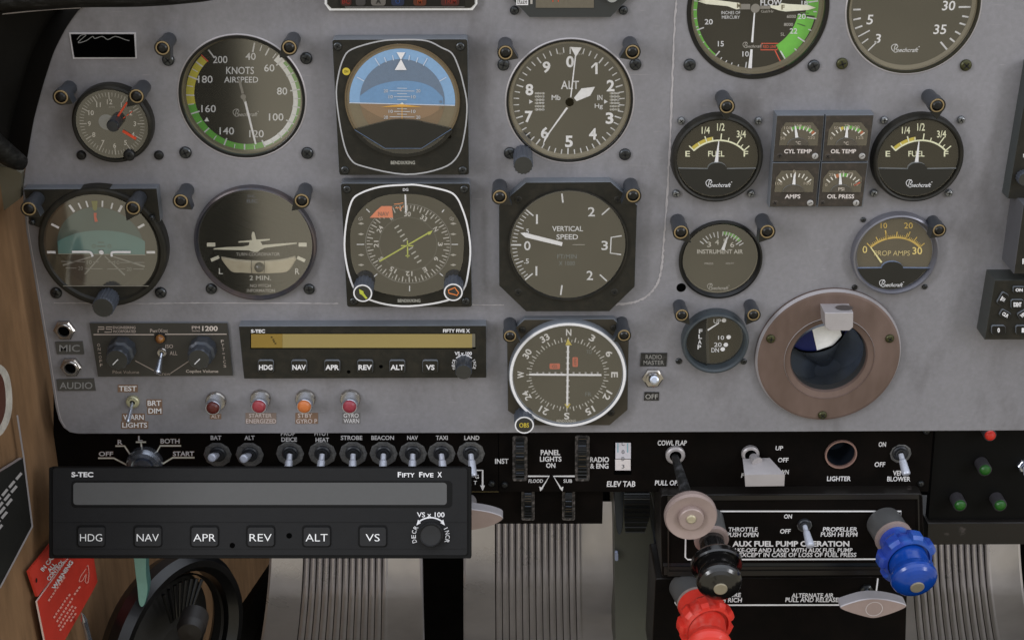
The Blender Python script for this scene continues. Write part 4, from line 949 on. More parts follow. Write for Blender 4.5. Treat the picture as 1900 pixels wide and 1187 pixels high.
# --- altimeter
t = thing('altimeter', 'round altimeter with white numbers 0 to 9 around the word ALT', 'gauge', (1057, 189))
recessed(t, 1057, 189, 116.5, 106, -4, bw=3)
H = -4; c = (1056, 189); b = MB(); b.disc(1057, 189, 111.5, H, DIALB); h = H + .15
for i in range(50): b.tick(*c, i * 7.2, 90 if i % 5 == 0 else 93, 103, 2.6 if i % 5 == 0 else 2.0, h, TC)
for s_, x, y in (('0', 567, 413), ('1', 735, 457), ('2', 838, 573), ('3', 831, 790), ('4', 719, 895), ('5', 560, 945), ('6', 398, 887), ('7', 292, 780), ('8', 296, 600), ('9', 410, 450)):
    if s_ == '1': b.rect(1104.5, 116.5, 1108.8, 138, h, WHITE); b.poly([(1096.5, 124.5), (1104.5, 116.5), (1108.8, 116.5), (1098, 127.5)], h + .05, WHITE)
    else: b.text(s_, 900 + x / 3.597, y / 3.597, 14.5, 21.5, h, WHITE, .03)
b.text('ALT', 1057.5, 158, 33.5, 15.5, h, TC, .01); b.text('Mb', 1031.8, 181.3, 16.5, 9.5, h, TC, .01); b.text('IN', 1113, 181.3, 9.5, 9.5, h, TC, .01); b.text('Hg', 1111, 198, 15, 10.5, h, TC, .01)
for x, y in ((992, 187), (1131, 187)):
    for i in range(6):
        b.rect(x, y - 15 + i * 6, x + random.uniform(14, 20), y - 12 + i * 6, h, art(120, 116, 104)); b.text(random.choice(('1012', '1013', '299', '300')), x + 10, y - 13.4 + i * 6, 16, 4, h + .1, TC)
    b.poly([(x - 10, y - 2), (x - 3, y + 2), (x - 10, y + 6)] , h, TC)
b.text('FEET', 1040, 100, 10, 3, h, DULL); b.text('100 FT', 1077, 101, 14, 3, h, DULL); b.build('dial', t)
b = MB(); b.line((1059, 181), (1068, 103), 2.2, H + 1.5, WHITE, 2.4); b.poly([(1058.3, 87.5), (1079.3, 88.7), (1068.5, 106)], H + 1.6, WHITE); b.build('thin_pointer', t)
b = MB(); b.poly([(1065, 182), (1079, 164.5), (1104, 161.5), (1095, 178), (1070, 188)], H + 1.2, WHITE); b.build('short_pointer', t)
b = MB(); b.poly([(1051, 199), (1054, 201), (1020, 247), (1007.5, 269), (1010, 257)], H + 1.4, WHITE); b.build('long_pointer', t)
b = MB(); b.disc(1057, 190, 8, H + 1.8, DIALB, 24); b.build('hub', t)
glass_disc(t, 1057, 189, 114, -2.2)
for x, y in ((934, 122), (1179.5, 121.5), (946, 286), (1160, 288.5)): screw(t, x, y, 11.3, 0)
knob(t, 971, 307, 17.5, 0, 20, 16)

# --- manifold / fuel flow
t = thing('manifold_gauge', 'large gauge with wide green band marked FLOW cut by the top edge', 'gauge', (1406, 40))
recessed(t, 1406.5, 18, 131, 116.5, -7, lipm=BLACK, lip=1.5, bw=7)
c = (1402, 18); H = -6.8; b = MB(); b.disc(1406, 16, 122.5, H, DIAL); h = H + .15; G2 = art(92, 168, 56)
b.arc(*c, 109, 116.5, 218, 300, h, G2); b.arc(*c, 80, 112, 96, 147, h, G2); b.arc(*c, 94, 117, 60, 98, h, G2)
for k in range(8): b.tick(*c, 223 + k * 8.3 + 5, 110, 116, 1.8, h + .1, TC)
for a in (218, 250, 185.5): b.tick(*c, a, 100, 116, 2.4, h + .1, TC)
for a in (193, 200, 206, 212): b.tick(*c, a, 107, 113, 1.8, h + .1, TC)
for a in (82, 98.5, 122, 146): b.tick(*c, a, 98 if a != 146 else 94, 116, 2.4, h + .2, TC)
for a in (92, 110, 133): b.tick(*c, a, 108, 114, 2, h + .2, TC)
for a in (94, 108): b.tick(*c, a, 84, 100, 2, h + .2, art(50, 88, 34))
for s_, x, y, w, hh in (('15', 1337.5, 81.7, 11, 10), ('20', 1315, 41, 15, 10), ('10', 1383.5, 100.6, 12, 10), ('18', 1493, 6, 12, 8), ('20', 1487.6, 31, 15, 10), ('22', 1472.4, 58, 14, 10)): b.text(s_, x, y, w, hh, h + .3, TC, .012)
b.text('INCHES OF', 1356, 24, 35, 6, h, TC); b.text('MERCURY', 1356, 32.5, 33, 6, h, TC); b.text('FLOW', 1431, 5, 40, 12, h, TC, .02); b.text('Gal/Hr', 1424, 21.5, 24, 5, h, DULL)
b.text('6000', 1468.5, 31, 17, 6, h, DULL, .01); b.text('8000', 1463, 46, 17, 6, h, DULL, .01); b.text('SL', 1452.5, 64, 8, 6, h, DULL)
logo(b, 1396, 85, 38, h, DULL)
b.path([(1413, 81), (1444, 81), (1442, 93), (1411.5, 93)], 1.6, h, RD, closed=True); b.text('RED LINE', 1428, 87, 24, 5.5, h, RD); b.line((1438, 94), (1448, 114.5), 2, h, RD); b.build('dial', t)
b = MB(); hh = H + 1.6; CR = art(204, 202, 184); b.poly([(1294, 3), (1310, -2), (1340, 2), (1372, 6), (1373, 17), (1366, 18), (1350, 12), (1310, 8)], hh, CR); b.rect(1372, 8, 1392, 18, hh, GN); b.text('M', 1371, 11, 7, 9, hh + .2, art(100, 92, 70), .02); b.build('manifold_pointer', t)
b = MB(); b.poly([(1429, 10), (1444, 11), (1450, 6), (1462, 8), (1500, 10), (1514, 15), (1500, 19), (1458, 22), (1446, 20), (1430, 15)], hh, CR); b.rect(1410, 11, 1429, 17, hh, GN); b.text('F', 1453, 14, 6, 9, hh + .2, art(100, 92, 70), .02); b.build('flow_pointer', t)
b = MB(); b.line((1400, 24), (1395.5, 79), 2.4, hh + .3, WHITE, 4); b.line((1394.5, 92), (1391.5, 127), 4, hh + .3, WHITE, 7); b.disc(1401.5, 16, 8.5, hh + .5, GN, 24); b.build('lower_pointer', t)
glass_disc(t, 1406.5, 18, 126, -3.5, GLASS_LIGHT)
for x, y in ((1280.4, 122), (1511, 124)): screw(t, x, y, 11.5, 0)

# --- right top gauge
t = thing('suction_gauge', 'large olive gauge numbered 3, 5, 30 and 35 cut by the top edge', 'gauge', (1695, 40))
recessed(t, 1695, 15, 123, 112, -4, bw=3.5, rm2=mat('olive_black_rim', (26, 24, 10), .4))
c = (1692, 15); H = -4; b = MB(); b.disc(1695, 15, 116.5, H, DIALB); h = H + .15
for a, l_, w in ((268, 14, 4), (258, 14, 4), (249, 14, 4), (240, 24, 3), (232, 14, 3), (222, 24, 3), (89, 22, 4), (99, 12, 4), (107, 12, 4), (117, 12, 4), (126, 12, 4), (136, 20, 4)): b.tick(*c, a, 109 - l_, 109, w * .8, h, TC)
for s_, x, y, w, hh in (('5', 1614, 37, 13, 18), ('3', 1628.7, 72, 12, 17), ('30', 1760, 11, 25, 18), ('35', 1744, 55, 25, 18)): b.text(s_, x, y, w, hh, h, WHITE, .012, 0, .15)
logo(b, 1679, 91.5, 54, h, TC); b.build('dial', t)
glass_disc(t, 1695, 15, 119, -2)
for x, y in ((1563.7, 120), (1793.7, 123)): screw(t, x, y, 11, 0, SCREWO)

# --- fuel gauges
def fuel(cx, cy, dx, lab):
    t = thing('fuel_gauge', lab, 'gauge', (cx, cy), 'round FUEL gauges')
    ring_part(t, cx, cy, [(86, 0), (85, 4), (83, 6), (79.5, 7), (76.5, 6.5), (74, 4.2)], BEZ)
    H = 4.4; b = MB(); b.disc(cx, cy, 75, H, DIALB); h = H + .15; a0, ay = 1331 + dx, 322; CG = art(206, 206, 176)
    b.arc(a0, ay, 62.5, 65.5, -46, 46, h + .1, CG, 20); b.arc(a0, ay, 65.5, 72, -45, -10, h, YE, 10)
    for a, l_ in ((-46, 14), (46, 14), (2, 14), (-21, 14), (30, 18)): b.tick(a0, ay, a, 63, 63 + l_, 2.2, h + .2, CG)
    for a in (-33.5, -11, 14, 38): b.tick(a0, ay, a, 63, 71, 1.8, h + .2, CG)
    for s_, x, y, w, hh in (('E', 1276, 285.6, 8.5, 10.5), ('F', 1384, 285.6, 8.5, 10.5), ('FUEL', 1329, 285.6, 30, 10.5), ('1/4', 1309.5, 242, 15, 13), ('1/2', 1337.5, 236, 14, 14), ('3/4', 1375.5, 249, 17, 13)): b.text(s_, x + dx, y, w, hh, h + .2, CG, .012)
    b.build('dial', t)
    b = MB(); bot = circ(cx, cy, 73, h + 1, 64); lo = [(x, y) for x, y in bot if y > 313]
    lo.sort(key=lambda q: math.atan2(q[1] - 400, q[0] - cx) if False else -q[0])
    hump = [(1331 + dx - 18 * math.cos(math.radians(a)) , 314 - 12 * math.sin(math.radians(a))) for a in range(0, 181, 20)]
    b.prism(lo + [(cx - 72, 313)] + hump + [(cx + 72, 313)], H + .3, H + 2.3, COVER, art(110, 112, 112))
    logo(b, 1333 + dx, 342, 50, H + 2.5, TC); b.build('lower_cover', t)
    b = MB(); b.poly([(1325.3 + dx, 304), (1332.5 + dx, 304), (1334.5 + dx, 262), (1333 + dx, 262)], h + 1, WHITE); b.build('needle', t)
    glass_disc(t, cx, cy, 75, H + 1.9, GLASS_LIGHT)
    return t
t = fuel(1331, 294.5, 0, 'round FUEL gauge left of the four small square gauges')
for x, y in ((1264.5, 226), (1408, 226), (1255, 361), (1394.5, 361)): screw(t, x, y, 7.5, 0, SCREWL)
t = fuel(1703, 294, 371.5, 'round FUEL gauge right of the four small square gauges')
for x, y in ((1641.7, 224.7), (1784.8, 224), (1622.5, 360), (1762, 360)): screw(t, x, y, 7.5, 0, SCREWL)

# --- four in one engine gauge cluster
HQ = 10
QB = mat('worn_square_bezel', (44, 39, 34), .5, rgb2=(66, 57, 50), thresh=(.5, .75), vscale=200)
t = thing('engine_gauge_cluster', 'square block of four small gauges for temperatures, amps and oil pressure', 'gauge cluster', (1525, 300))
b = MB(); b.prism([(1440, 212), (1621.5, 211.5), (1600.5, 384.5), (1426.5, 384.8)], 0, HQ - 2.5, CASE, CASE); b.build('housing', t)
quads = [('CYL TEMP', [(1441.5, 214.3), (1529.5, 214), (1522.5, 299.5), (1434, 300)], (1480.5, 281, 51), '°C', (1481, 265.3), (1481, 257)),
         ('OIL TEMP', [(1532.5, 214), (1621.5, 213.5), (1611, 299), (1525.5, 299.5)], (1565, 281, 47), '°C', (1570, 266), (1571, 257)),
         ('AMPS', [(1433.5, 302.2), (1521.5, 302), (1514, 384), (1427.5, 384.3)], (1470.6, 364.6, 29), '', None, (1472.5, 343.5)),
         ('OIL PRESS', [(1524.5, 302), (1610.5, 301.5), (1599.5, 383.6), (1517, 384)], (1559.8, 364.6, 50), 'PSI', (1561, 351), (1561.5, 343.5))]
wins = [[(1445.5, 270), (1449, 240), (1458, 227.5), (1508, 227.3), (1519.5, 243), (1517, 270.5), (1504, 270.5)], [(1534.5, 270), (1538, 241), (1547, 227.5), (1598, 227.3), (1611, 243), (1607.5, 270.5), (1594, 270.5)],
        [(1436.5, 356.4), (1440, 330), (1450, 316.7), (1499, 316.5), (1510.5, 330), (1508.5, 356.6), (1495, 356.6)], [(1525, 356.4), (1528, 330), (1539, 316.7), (1588, 316.5), (1599.5, 330), (1597, 356.6), (1583, 356.6)]]
for qi, (nm, q, (lx, ly, lw), unit, up_, piv) in enumerate(quads):
    b = MB(); b.prism(q, HQ - 3, HQ, QB, CASE, bev=1.3)
    b.text(nm, lx, ly, lw, 7.8, HQ + .15, art(196, 188, 184), .02, 0, .08)
    g = b.build('gauge_face', t)
    b = MB(); w = wins[qi]; b.poly(w, HQ + .15, mat('khaki_dial', (74, 68, 56), .6, spec=.2)); h = HQ + .3
    px, py = piv[0], piv[1] + 14
    rng = (-62, 62)
    n = 9
    for i in range(n):
        a = rng[0] + (rng[1] - rng[0]) * i / (n - 1); b.tick(px, py, a * .8, 31, 38 if i % 2 else 40, 2.2, h + .2, art(196, 192, 182))
    if qi < 2: b.arc(px, py, 33, 39, -24 if qi == 0 else -14, 40, h, GR); b.arc(px, py, 33, 39, 40, 50, h, art(150, 80, 50))
    if qi == 1: b.arc(px, py, 33, 39, -26, -15, h, YE)
    if qi == 3: b.arc(px, py, 31, 38, -14, 12, h, GR); b.arc(px, py, 31, 38, -24, -14, h, art(160, 90, 50)); b.tick(px, py, 58, 26, 38, 2.4, h + .3, RD)
    labs = (('50', '100', '150', '200', '250'), ('0', '50', '75', '100', '125'), ('100', '0', '100'), ('0', '25', '50', '75', '100'))[qi]
    ps = {5: ((-28, 13), (-19, -8), (0, -13), (17, -10), (24, 12)), 3: ((-27, 10), (1, -15), (25, 10))}[len(labs)]
    for s_, (ax_, ay_) in zip(labs, ps): b.text(s_, piv[0] + ax_ * 1.02, piv[1] - 12 + ay_ * .9, 4.4 * len(s_), 5.2, h + .3, art(150, 140, 124), .005)
    b.build('dial', g)
    b = MB(); cpts = [(px + 20 * math.cos(math.radians(a)), w[0][1] + .5 - 14 * math.sin(math.radians(a))) for a in range(0, 181, 15)]
    b.prism(cpts, HQ, HQ + .9, QB, CASE)
    if unit: b.text(unit, up_[0], up_[1], 9 if unit != 'PSI' else 11, 6, HQ + 1.1, art(180, 170, 160), .01)
    b.build('hub_cover', g)
    nd = {0: (1478.5, 255.5, 1475.6, 234), 1: (1570.5, 255.5, 1572, 235), 2: (1473, 342.5, 1474.5, 322.5), 3: (1559.5, 342.5, 1559, 321.5)}[qi]
    b = MB(); b.line((nd[0], nd[1]), (nd[2], nd[3]), 6, HQ + .75, WHITE, 2.4); b.build('needle', g)
    glass_poly(g, w, HQ + 1.2, GLASS_LIGHT)
for x, y in ((1512.7, 290.6), (1600, 290.6), (1503.6, 377.5), (1589, 377.5)): screw(t, x, y, 6, HQ, mat('pale_screw', (150, 148, 146), .4, metal=.3, var=.2, vscale=300), ht=.8, cross=False)
for x, y in ((1447, 289.5), (1536, 291), (1438, 377), (1526, 377)): screw(t, x, y, 6, HQ - .6, QB, ht=.8)

# --- second attitude indicator, lower left
HL = 9
t = thing('standby_attitude_indicator', 'round attitude indicator with teal sky and white wing bars at the left end', 'gauge', (190, 462))
b = MB(); b.prism([(44, 351), (291, 349.5), (298, 410), (250, 440), (120, 440), (55, 416)], 0, HL - 1.7, BEZ, CASE, bev=1.2); b.build('mounting_plate', t)
b = MB(); b.lathe(189.5, 461.5, HL, [(119, 0), (119, HL - 2), (117.5, HL - .5), (114, HL), (108, HL), (104, HL - 1.4)], BEZ, n=96); b.build('bezel', t)
H = HL - 1.2; c = (187, 459)
body = circ(*c, 104.5, H + .1, 80); bod = [(x, min(y, 530.5)) for x, y in body]
b = MB(); b.poly(bod, H + .1, art(58, 54, 44)); h = H + .3
inn = circ(187.5, 460, 80.5, h, 64); hz2 = 472
b.poly([(x, min(y, hz2)) for x, y in inn], h, mat('dusk_teal', (50, 74, 72), .6, var=.1, vscale=40)); b.poly([(x, min(530, max(y, hz2))) for x, y in inn], h, art(50, 46, 38))
sk = spline([(107, 448), (122, 440), (150, 431), (187, 427.5), (225, 431), (255, 440), (269, 448)], 4, False)
b.poly(sk + [(269, 473), (108, 471)], h + .2, mat('teal_sky', (72, 112, 110), .6, var=.08, vscale=60))
b.line((108, 471), (270, 473), 1.4, h + .4, art(130, 128, 118))
TG = art(118, 116, 110)
for q in ([(172, 475.5), (116.5, 492)], [(207, 475), (268.5, 494.5)]): b.line(*q, 2.2, h + .5, TG, 3.6)
for q in ([(188, 474), (157.3, 509)], [(194, 475), (231.7, 510.5)]): b.line(*q, 1.8, h + .5, TG, 3)
for q in ([(113, 485), (158, 486)], [(173, 486), (183, 486)], [(200, 486), (212, 486)], [(223, 487), (268, 487)], [(121, 497), (142, 497.3)], [(157, 498), (190, 499)], [(199, 499), (232, 499)], [(247, 499), (267, 499)]): b.line(*q, 1.3, h + .5, TG)
for s_, x, y in (('10', 165.6, 486.5), ('10', 217, 487), ('20', 149.4, 497.6), ('20', 239.5, 499.3)): b.text(s_, x, y, 9, 7, h + .6, TG)
for y, w in ((449.8, 11), (457, 16), (464, 11)): b.line((187.5 - w / 2, y), (187.5 + w / 2, y), 1.4, h + .5, art(56, 70, 66))
for x in (174, 203): b.path([(x + 3 * math.cos(a_ * .8), 456.5 + 3 * math.sin(a_ * .8)) for a_ in range(8)], .9, h + .5, art(56, 70, 66), closed=True)
for a, l_, w in ((-90, 16, 5), (-60, 15, 4.6), (-29, 15, 4.6), (-19, 12, 3), (-10, 12, 3), (90, 16, 5), (60, 14, 4.6), (29, 14, 4.6), (19, 12, 3), (8, 12, 3)):
    g = b.polar(187.5, 470 if abs(a) == 90 else 462, h + .5); b.tick(187.5, 468 if abs(a) == 90 else 462, a, 84, 84 + l_, w, h + .5, WHITE)
b.poly([(169.5, 373), (181, 373), (180, 388), (176.5, 392), (172.5, 388)], h + .5, art(110, 110, 40)); b.build('dial', t)
b = MB(); b.poly([(174, 395), (179.5, 395), (178.5, 402), (181.5, 411), (176, 412), (174.5, 404)], h + .9, RD); b.build('bank_pointer', t)
b = MB(); b.path(spline([(133.5, 467.3), (150, 467.3), (165, 467.5), (169.5, 470), (172, 476)], 3, False), 4, h + 1.6, WHITE); b.path(spline([(242.5, 467.7), (225, 467.5), (210, 467.8), (207, 470), (207.5, 476)], 3, False), 4, h + 1.6, WHITE); b.disc(188.2, 468.3, 4.3, h + 1.6, WHITE, 16); b.build('wing_bars', t)
b = MB(); b.poly(bod, HL + .3, GLASS); b.path([(117, 530.5), (276, 530.5)], 1.4, HL + .4, art(120, 116, 108)); b.build('glass', t)
knob(t, 190.8, 571, 19.3, 0, 22, 20)
for x, y, hb in ((102.6, 545.5, 0), (297, 545, 0), (280.7, 406, HL), (58, 414, HL)): screw(t, x, y, 11 if hb == 0 else 6, hb)

# --- turn coordinator
t = thing('turn_coordinator', 'round gauge with a small white airplane over a curved ball tube', 'gauge', (474, 452))
ring_part(t, 474, 452, [(113.5, 0), (113.5, 3), (112, 4.5), (109, 5), (106, 3.2), (104.5, 2.2)], mat('grey_bronze_bezel', (62, 62, 68), .35, metal=.3, rgb2=(96, 82, 76), thresh=(.45, .7), vscale=22))
H = 2.2; b = MB(); b.disc(473.5, 451.5, 106, H, DIAL); h = H + .15; CW = art(170, 164, 148); LB = art(92, 98, 116)
b.text('D.C.', 467, 364, 14, 4.6, h, LB); b.text('ELEC.', 468.5, 373, 21, 6, h, LB)
b.text('TURN COORDINATOR', 478.7, 471.6, 81, 6, h, DULL, .01); b.text('2 MIN.', 483, 515.5, 40, 8.6, h, art(176, 174, 168), .01); b.text('NO PITCH', 483, 530, 38, 6, h, DULL, .01); b.text('INFORMATION', 484, 539, 52, 6, h, DULL, .01)
b.text('L', 410, 503, 8, 11, h, art(176, 174, 168), .01); b.text('R', 551.6, 503.5, 8, 11, h, art(176, 174, 168), .01)
b.rect(384, 450.3, 399.5, 457.6, h, art(190, 186, 170)); b.rect(554, 450.3, 569, 457.6, h, art(190, 186, 170))
b.line((391.5, 483), (406.5, 476.5), 6, h, art(190, 186, 170)); b.line((551.5, 477.5), (566, 484), 6, h, art(190, 186, 170)); b.build('dial', t)
b = MB(); b.poly(Z([(390, 652), (400, 642), (500, 632), (640, 628), (690, 618), (700, 590), (680, 592), (605, 594), (605, 583), (720, 572), (715, 535), (722, 505), (732, 502), (740, 510), (755, 568), (870, 562), (870, 574), (790, 585), (800, 600), (808, 614), (960, 602), (1098, 594), (1098, 604), (960, 622), (830, 638), (790, 655), (770, 672), (735, 674), (715, 668), (690, 660), (560, 657)], 4.565, 310, 320), h + 1, art(186, 182, 164)); b.build('miniature_airplane', t)
b = MB(); TU = mat('glass_tube_cream', (150, 138, 116), .3, spec=.6, rgb2=(176, 168, 146), thresh=(.35, .7), vscale=40, coat=.4)
top = spline([(410, 478), (440, 483), (481, 485.5), (520, 483), (547, 477)], 5, False); bot = spline([(549, 483), (534, 504), (510, 507.5), (481, 508.5), (450, 507), (429, 504.5), (411, 483)], 5, False)
b.prism(top + bot, h, h + 2, TU, TU, bev=3); b.path([(467, 483), (466, 495), (467.5, 508)], .9, h + 2.2, SLOT); b.path([(490, 483), (491, 495), (490, 508)], .9, h + 2.2, SLOT); b.build('inclinometer_tube', t)
b = MB(); b.lathe(481.3, 495.5, h + 2.2, [(9.5, h + 2), (9.2, h + 3.4), (7, h + 5), (3, h + 5.8), (0, h + 6)], mat('dark_ball', (28, 26, 20), .2, spec=.7), n=24); b.build('ball', t)
glass_disc(t, 473.5, 451.5, 105.5, 9.1, GLASS_STRONG)
for x, y in ((391, 538), (573, 538.5)): screw(t, x, y, 10.5, 0)

# --- HSI
HH = 9
t = thing('heading_indicator', 'square black heading indicator with red NAV flag and yellow course needle', 'gauge', (755, 455))
b = MB(); b.prism(rquad([(631.5, 340), (872.3, 340), (876.5, 570), (643.5, 570)], 6), 0, HH, BEZ, CASE, bev=1.5)
rp_ = spline(Z([(620, 102), (740, 105), (960, 150), (1040, 200), (1090, 300), (1130, 430), (1155, 620), (1140, 800), (1095, 960), (960, 1045), (660, 1090), (420, 1065), (240, 985), (170, 850), (130, 640), (140, 430), (185, 240), (260, 170), (420, 118)], 4.397, 610, 320), 4)
b.path(rp_, 3.2, HH + .2, WHITE, closed=True); b.text('DG', 752.6, 352, 10, 5, HH + .2, WHITE, .01); b.text('BENDIX/KING', 759, 557.8, 42, 6, HH + .2, art(150, 148, 140), .02); b.build('case', t)
op = spline(Z([(500, 180), (740, 182), (900, 230), (1020, 330), (1090, 470), (1102, 600), (1085, 760), (1020, 880), (900, 962), (700, 1008), (560, 1005), (380, 962), (250, 860), (190, 740), (175, 560), (185, 440), (240, 330), (350, 230)], 4.397, 610, 320), 4)
H = HH + .2; b = MB(); b.poly(op, H, DIALB); h = H + .2; c = (757.5, 453)
b.arc(*c, 78.5, 79.4, 0, 360, h, art(110, 108, 104)); b.arc(*c, 53, 53.7, 0, 360, h, art(84, 82, 76))
for i in range(72): b.tick(*c, i * 5, 66 if i % 2 == 0 else 71, 77, 2 if i % 2 == 0 else 1.2, h + .1, art(162, 158, 152))
for i, s_ in enumerate(('30', '33', 'N', '3', '6', 'E', '12', '15', 'S', '21', '24', 'W')): b.ptext(s_, *c, i * 30, 59.5, 8.8, h + .1, art(172, 168, 162), .02, radial=True, w=12.5 if len(s_) == 2 else 7)
for k in range(-4, 5):
    if k: a_ = (757 + k * 5.2, 453 + k * 8); b.line((a_[0] - 4, a_[1] + 2.6), (a_[0] + 4, a_[1] - 2.6), 2.4, h + .2, art(160, 158, 150))
for x in (670, 841):
    for y in (415, 434.5, 473, 491.5): b.poly([(x - 6, y), (x, y - 2.2), (x + 6, y), (x, y + 2.2)], h + .1, art(150, 146, 138))
b.line((662, 453.5), (676, 453.5), 1.6, h + .1, TC); b.line((838, 453.5), (850, 453.5), 1.6, h + .1, TC)
for q in (((680, 388), (686, 394)), ((824, 389), (820, 394)), ((694, 513), (700, 508)), ((822, 512), (816, 507)), ((760, 530), (760, 540))): b.line(*q, 1.8, h + .1, TC)
b.text('GS', 669, 406, 8, 6, h + .1, DULL, 0, -20); b.text('GS', 838, 406, 8, 6, h + .1, DULL, 0, 20); b.build('compass_card', t)
b = MB(); YG = art(160, 166, 60); b.line((704, 485), (797, 431), 2.6, h + .9, YG); b.poly([(793, 431), (803, 427.5), (799, 434.5), (795, 436)], h + 1, YG); b.build('course_needle', t)
b = MB(); b.line((756, 446), (756.5, 478), 2.2, h + 1.4, YG); b.line((744, 456), (767, 456), 2.2, h + 1.4, YG); b.line((752.5, 474.5), (760, 474.5), 2, h + 1.4, YG); b.build('aircraft_symbol', t)
b = MB(); FL = art(200, 110, 74); b.poly([(686, 404), (698, 391), (708, 382.5), (727, 382.5), (729.5, 404)], h + 1, FL); b.text('NAV', 711.5, 397, 20, 8, h + 1.2, art(130, 76, 56), .02); b.build('nav_flag', t)
b = MB(); OB = art(198, 116, 62); b.path([(731, 379), (741, 378), (748, 376.5)], 1.6, h + 1, OB); b.path([(733, 386), (740, 385), (743, 391), (746, 384), (749, 382)], 1.8, h + 1, OB); b.build('heading_bug', t)
b = MB(); b.line((752, 361), (753.3, 395), 3, h + 1.6, WHITE); b.build('lubber_line', t)
glass_poly(t, op, H + 2.4)
for (x, y, m_) in ((673, 544, YG), (841, 542.3, OB)):
    b_, kb = knob(t, x, y, 17.5, 0, 22, 14, rim=WHITE, depth=.04)
    b = MB()
    if m_ is YG: b.poly([(666, 536), (674, 540), (675, 544), (682, 553), (679, 555), (671.5, 547), (667.5, 545)], 22.3, YG)
    else: b.path([(832, 538), (838, 536), (844, 533.5), (847, 538), (851, 543), (848, 548), (842, 546), (833, 544)], 2, 22.3, OB, closed=True)
    b.build('knob_symbol', kb)
for x, y in ((643.4, 352.5), (861, 352), (656, 560), (864, 560)): screw(t, x, y, 7.5, HH, ht=1)

# --- vertical speed
HV = 8
t = thing('vertical_speed_indicator', 'octagonal black gauge marked VERTICAL SPEED with one white needle', 'gauge', (1053, 456))
b = MB(); b.prism([(976, 338.5), (1133, 337.5), (1182.5, 381), (1178, 532), (1130.5, 577.8), (976, 578), (925.8, 530), (925.3, 381)], 0, HV, BEZ, CASE, bev=1.3); b.build('case', t)
open_ring(t, 1054, 455.5, [(112, HV), (111, HV + 1.6), (108.5, HV + 1.8), (106, HV + .3)], BEZ, 'dial_rim', 96, HV)
H = HV + .3; b = MB(); b.disc(1053.5, 455, 106.5, H, DIALB); h = H + .15; c = (1053, 454.5)
for k in range(1, 10):
    for s_ in (1, -1): b.tick(*c, 270 + s_ * k * 4.3, 94 if k != 5 else 88, 103, 1.5 if k != 5 else 2, h, TC)
b.tick(*c, 270, 86, 105, 3, h, TC)
for a in (312, 228, 46, 134): b.tick(*c, a, 86, 105, 2.6, h, TC)
b.tick(*c, 353, 84, 102, 3, h, TC); b.tick(*c, 186, 82, 102, 3, h, TC)
for s_, x, y, w, hh in (('2', 1097.5, 393, 13, 17), ('3', 1122, 455.5, 12, 17), ('2', 1094.3, 511, 12, 17), ('0', 978.4, 456, 12, 17), ('.5', 977.5, 429, 8, 8.5), ('.5', 976.8, 484.5, 9, 9)): b.text(s_, x, y, w, hh, h, TC, .012)
b.rect(994.5, 398, 998, 415.5, h, TC); b.rect(993.5, 494, 997, 511.5, h, TC)
b.path([(1153.5, 437.5), (1134, 440.5), (1132.5, 469.5), (1152.5, 472.3)], 2.4, h, TC); b.text('VERTICAL', 1053.2, 424.4, 57, 9.4, h, TC, .012); b.text('SPEED', 1052.5, 439.6, 40, 9.6, h, TC, .012)
FB = art(76, 84, 86); b.text('FT/MIN', 1052, 475.8, 36, 8.2, h, FB, .006); b.text('X 1000', 1051.6, 488.5, 30, 8.2, h, FB, .006); b.line((1062, 454), (1085, 454), .9, h, DULL); b.build('dial', t)
b = MB(); b.poly([(965.5, 432.3), (973, 431.5), (1044, 449.5), (1042.5, 456.5), (975, 440.5)], H + 1.3, WHITE); b.build('needle', t)
b = MB(); b.disc(1053, 453.5, 9, H + 1.5, DIALB, 24); b.build('hub', t)
glass_disc(t, 1053.5, 455, 107, H + 1.9)
for x, y in ((961.5, 371.5), (1146, 371.5), (961.5, 543), (1140, 543)): screw(t, x, y, 8, HV - .5, BEZ, ht=.9)

# --- CDI
t = thing('course_deviation_indicator', 'round nav indicator with a white ring, crossed white needles and OBS knob', 'gauge', (1053, 695))
b = MB(); b.prism([(973, 592.5), (1138.5, 591.5), (1167.5, 618.5), (1165, 760), (1131, 789), (984, 789), (942, 762), (940.3, 631), (946, 617)], 0, 5, mat('olive_black_case', (46, 41, 32), .5, var=.1), CASE, bev=1.3); b.build('case', t)
ring_part(t, 1053.3, 694.5, [(110, 4), (110, 9), (109, 10), (107.8, 10.2), (107.7, 10.3, WHITE), (102.8, 10.3, WHITE), (102.7, 10.0), (101, 8.5)], CASE)
H = 8.6; c = (1053.3, 695); b = MB(); b.disc(*c, 102, H, DIALB); h = H + .15
for i in range(72): b.tick(*c, i * 5, 67.5, 77 if i % 2 == 0 else 72, 1.9 if i % 2 == 0 else 1.2, h, art(168, 166, 160))
for i, s_ in enumerate(('N', '3', '6', 'E', '12', '15', 'S', '21', '24', 'W', '30', '33')): b.ptext(s_, *c, i * 30, 87, 12.5, h, art(188, 186, 184), .025, radial=True, w=17 if len(s_) == 2 else (13 if s_ == 'W' else 10))
for k in range(-5, 6):
    if k:
        b.line((1053 + k * 11.2, 690), (1053 + k * 11.2, 694), 3.5, h, art(150, 148, 146)); b.line((1050, 695 + k * 10.6), (1057, 695 + k * 10.6), 2.6, h, art(150, 148, 146))
b.text('TO', 1093, 652.6, 10, 7.5, h, FB); b.text('FR', 1091.6, 731, 11, 7.5, h, FB); b.text('BENDIX/KING', 1050.7, 780.5, 36, 5, h, art(150, 146, 138), .02)
b.poly([(1053.5, 628), (1061, 640), (1049, 640)], h + .1, YE); b.poly([(1047, 749), (1059, 749), (1053, 758)], h + .1, YE); b.build('dial', t)
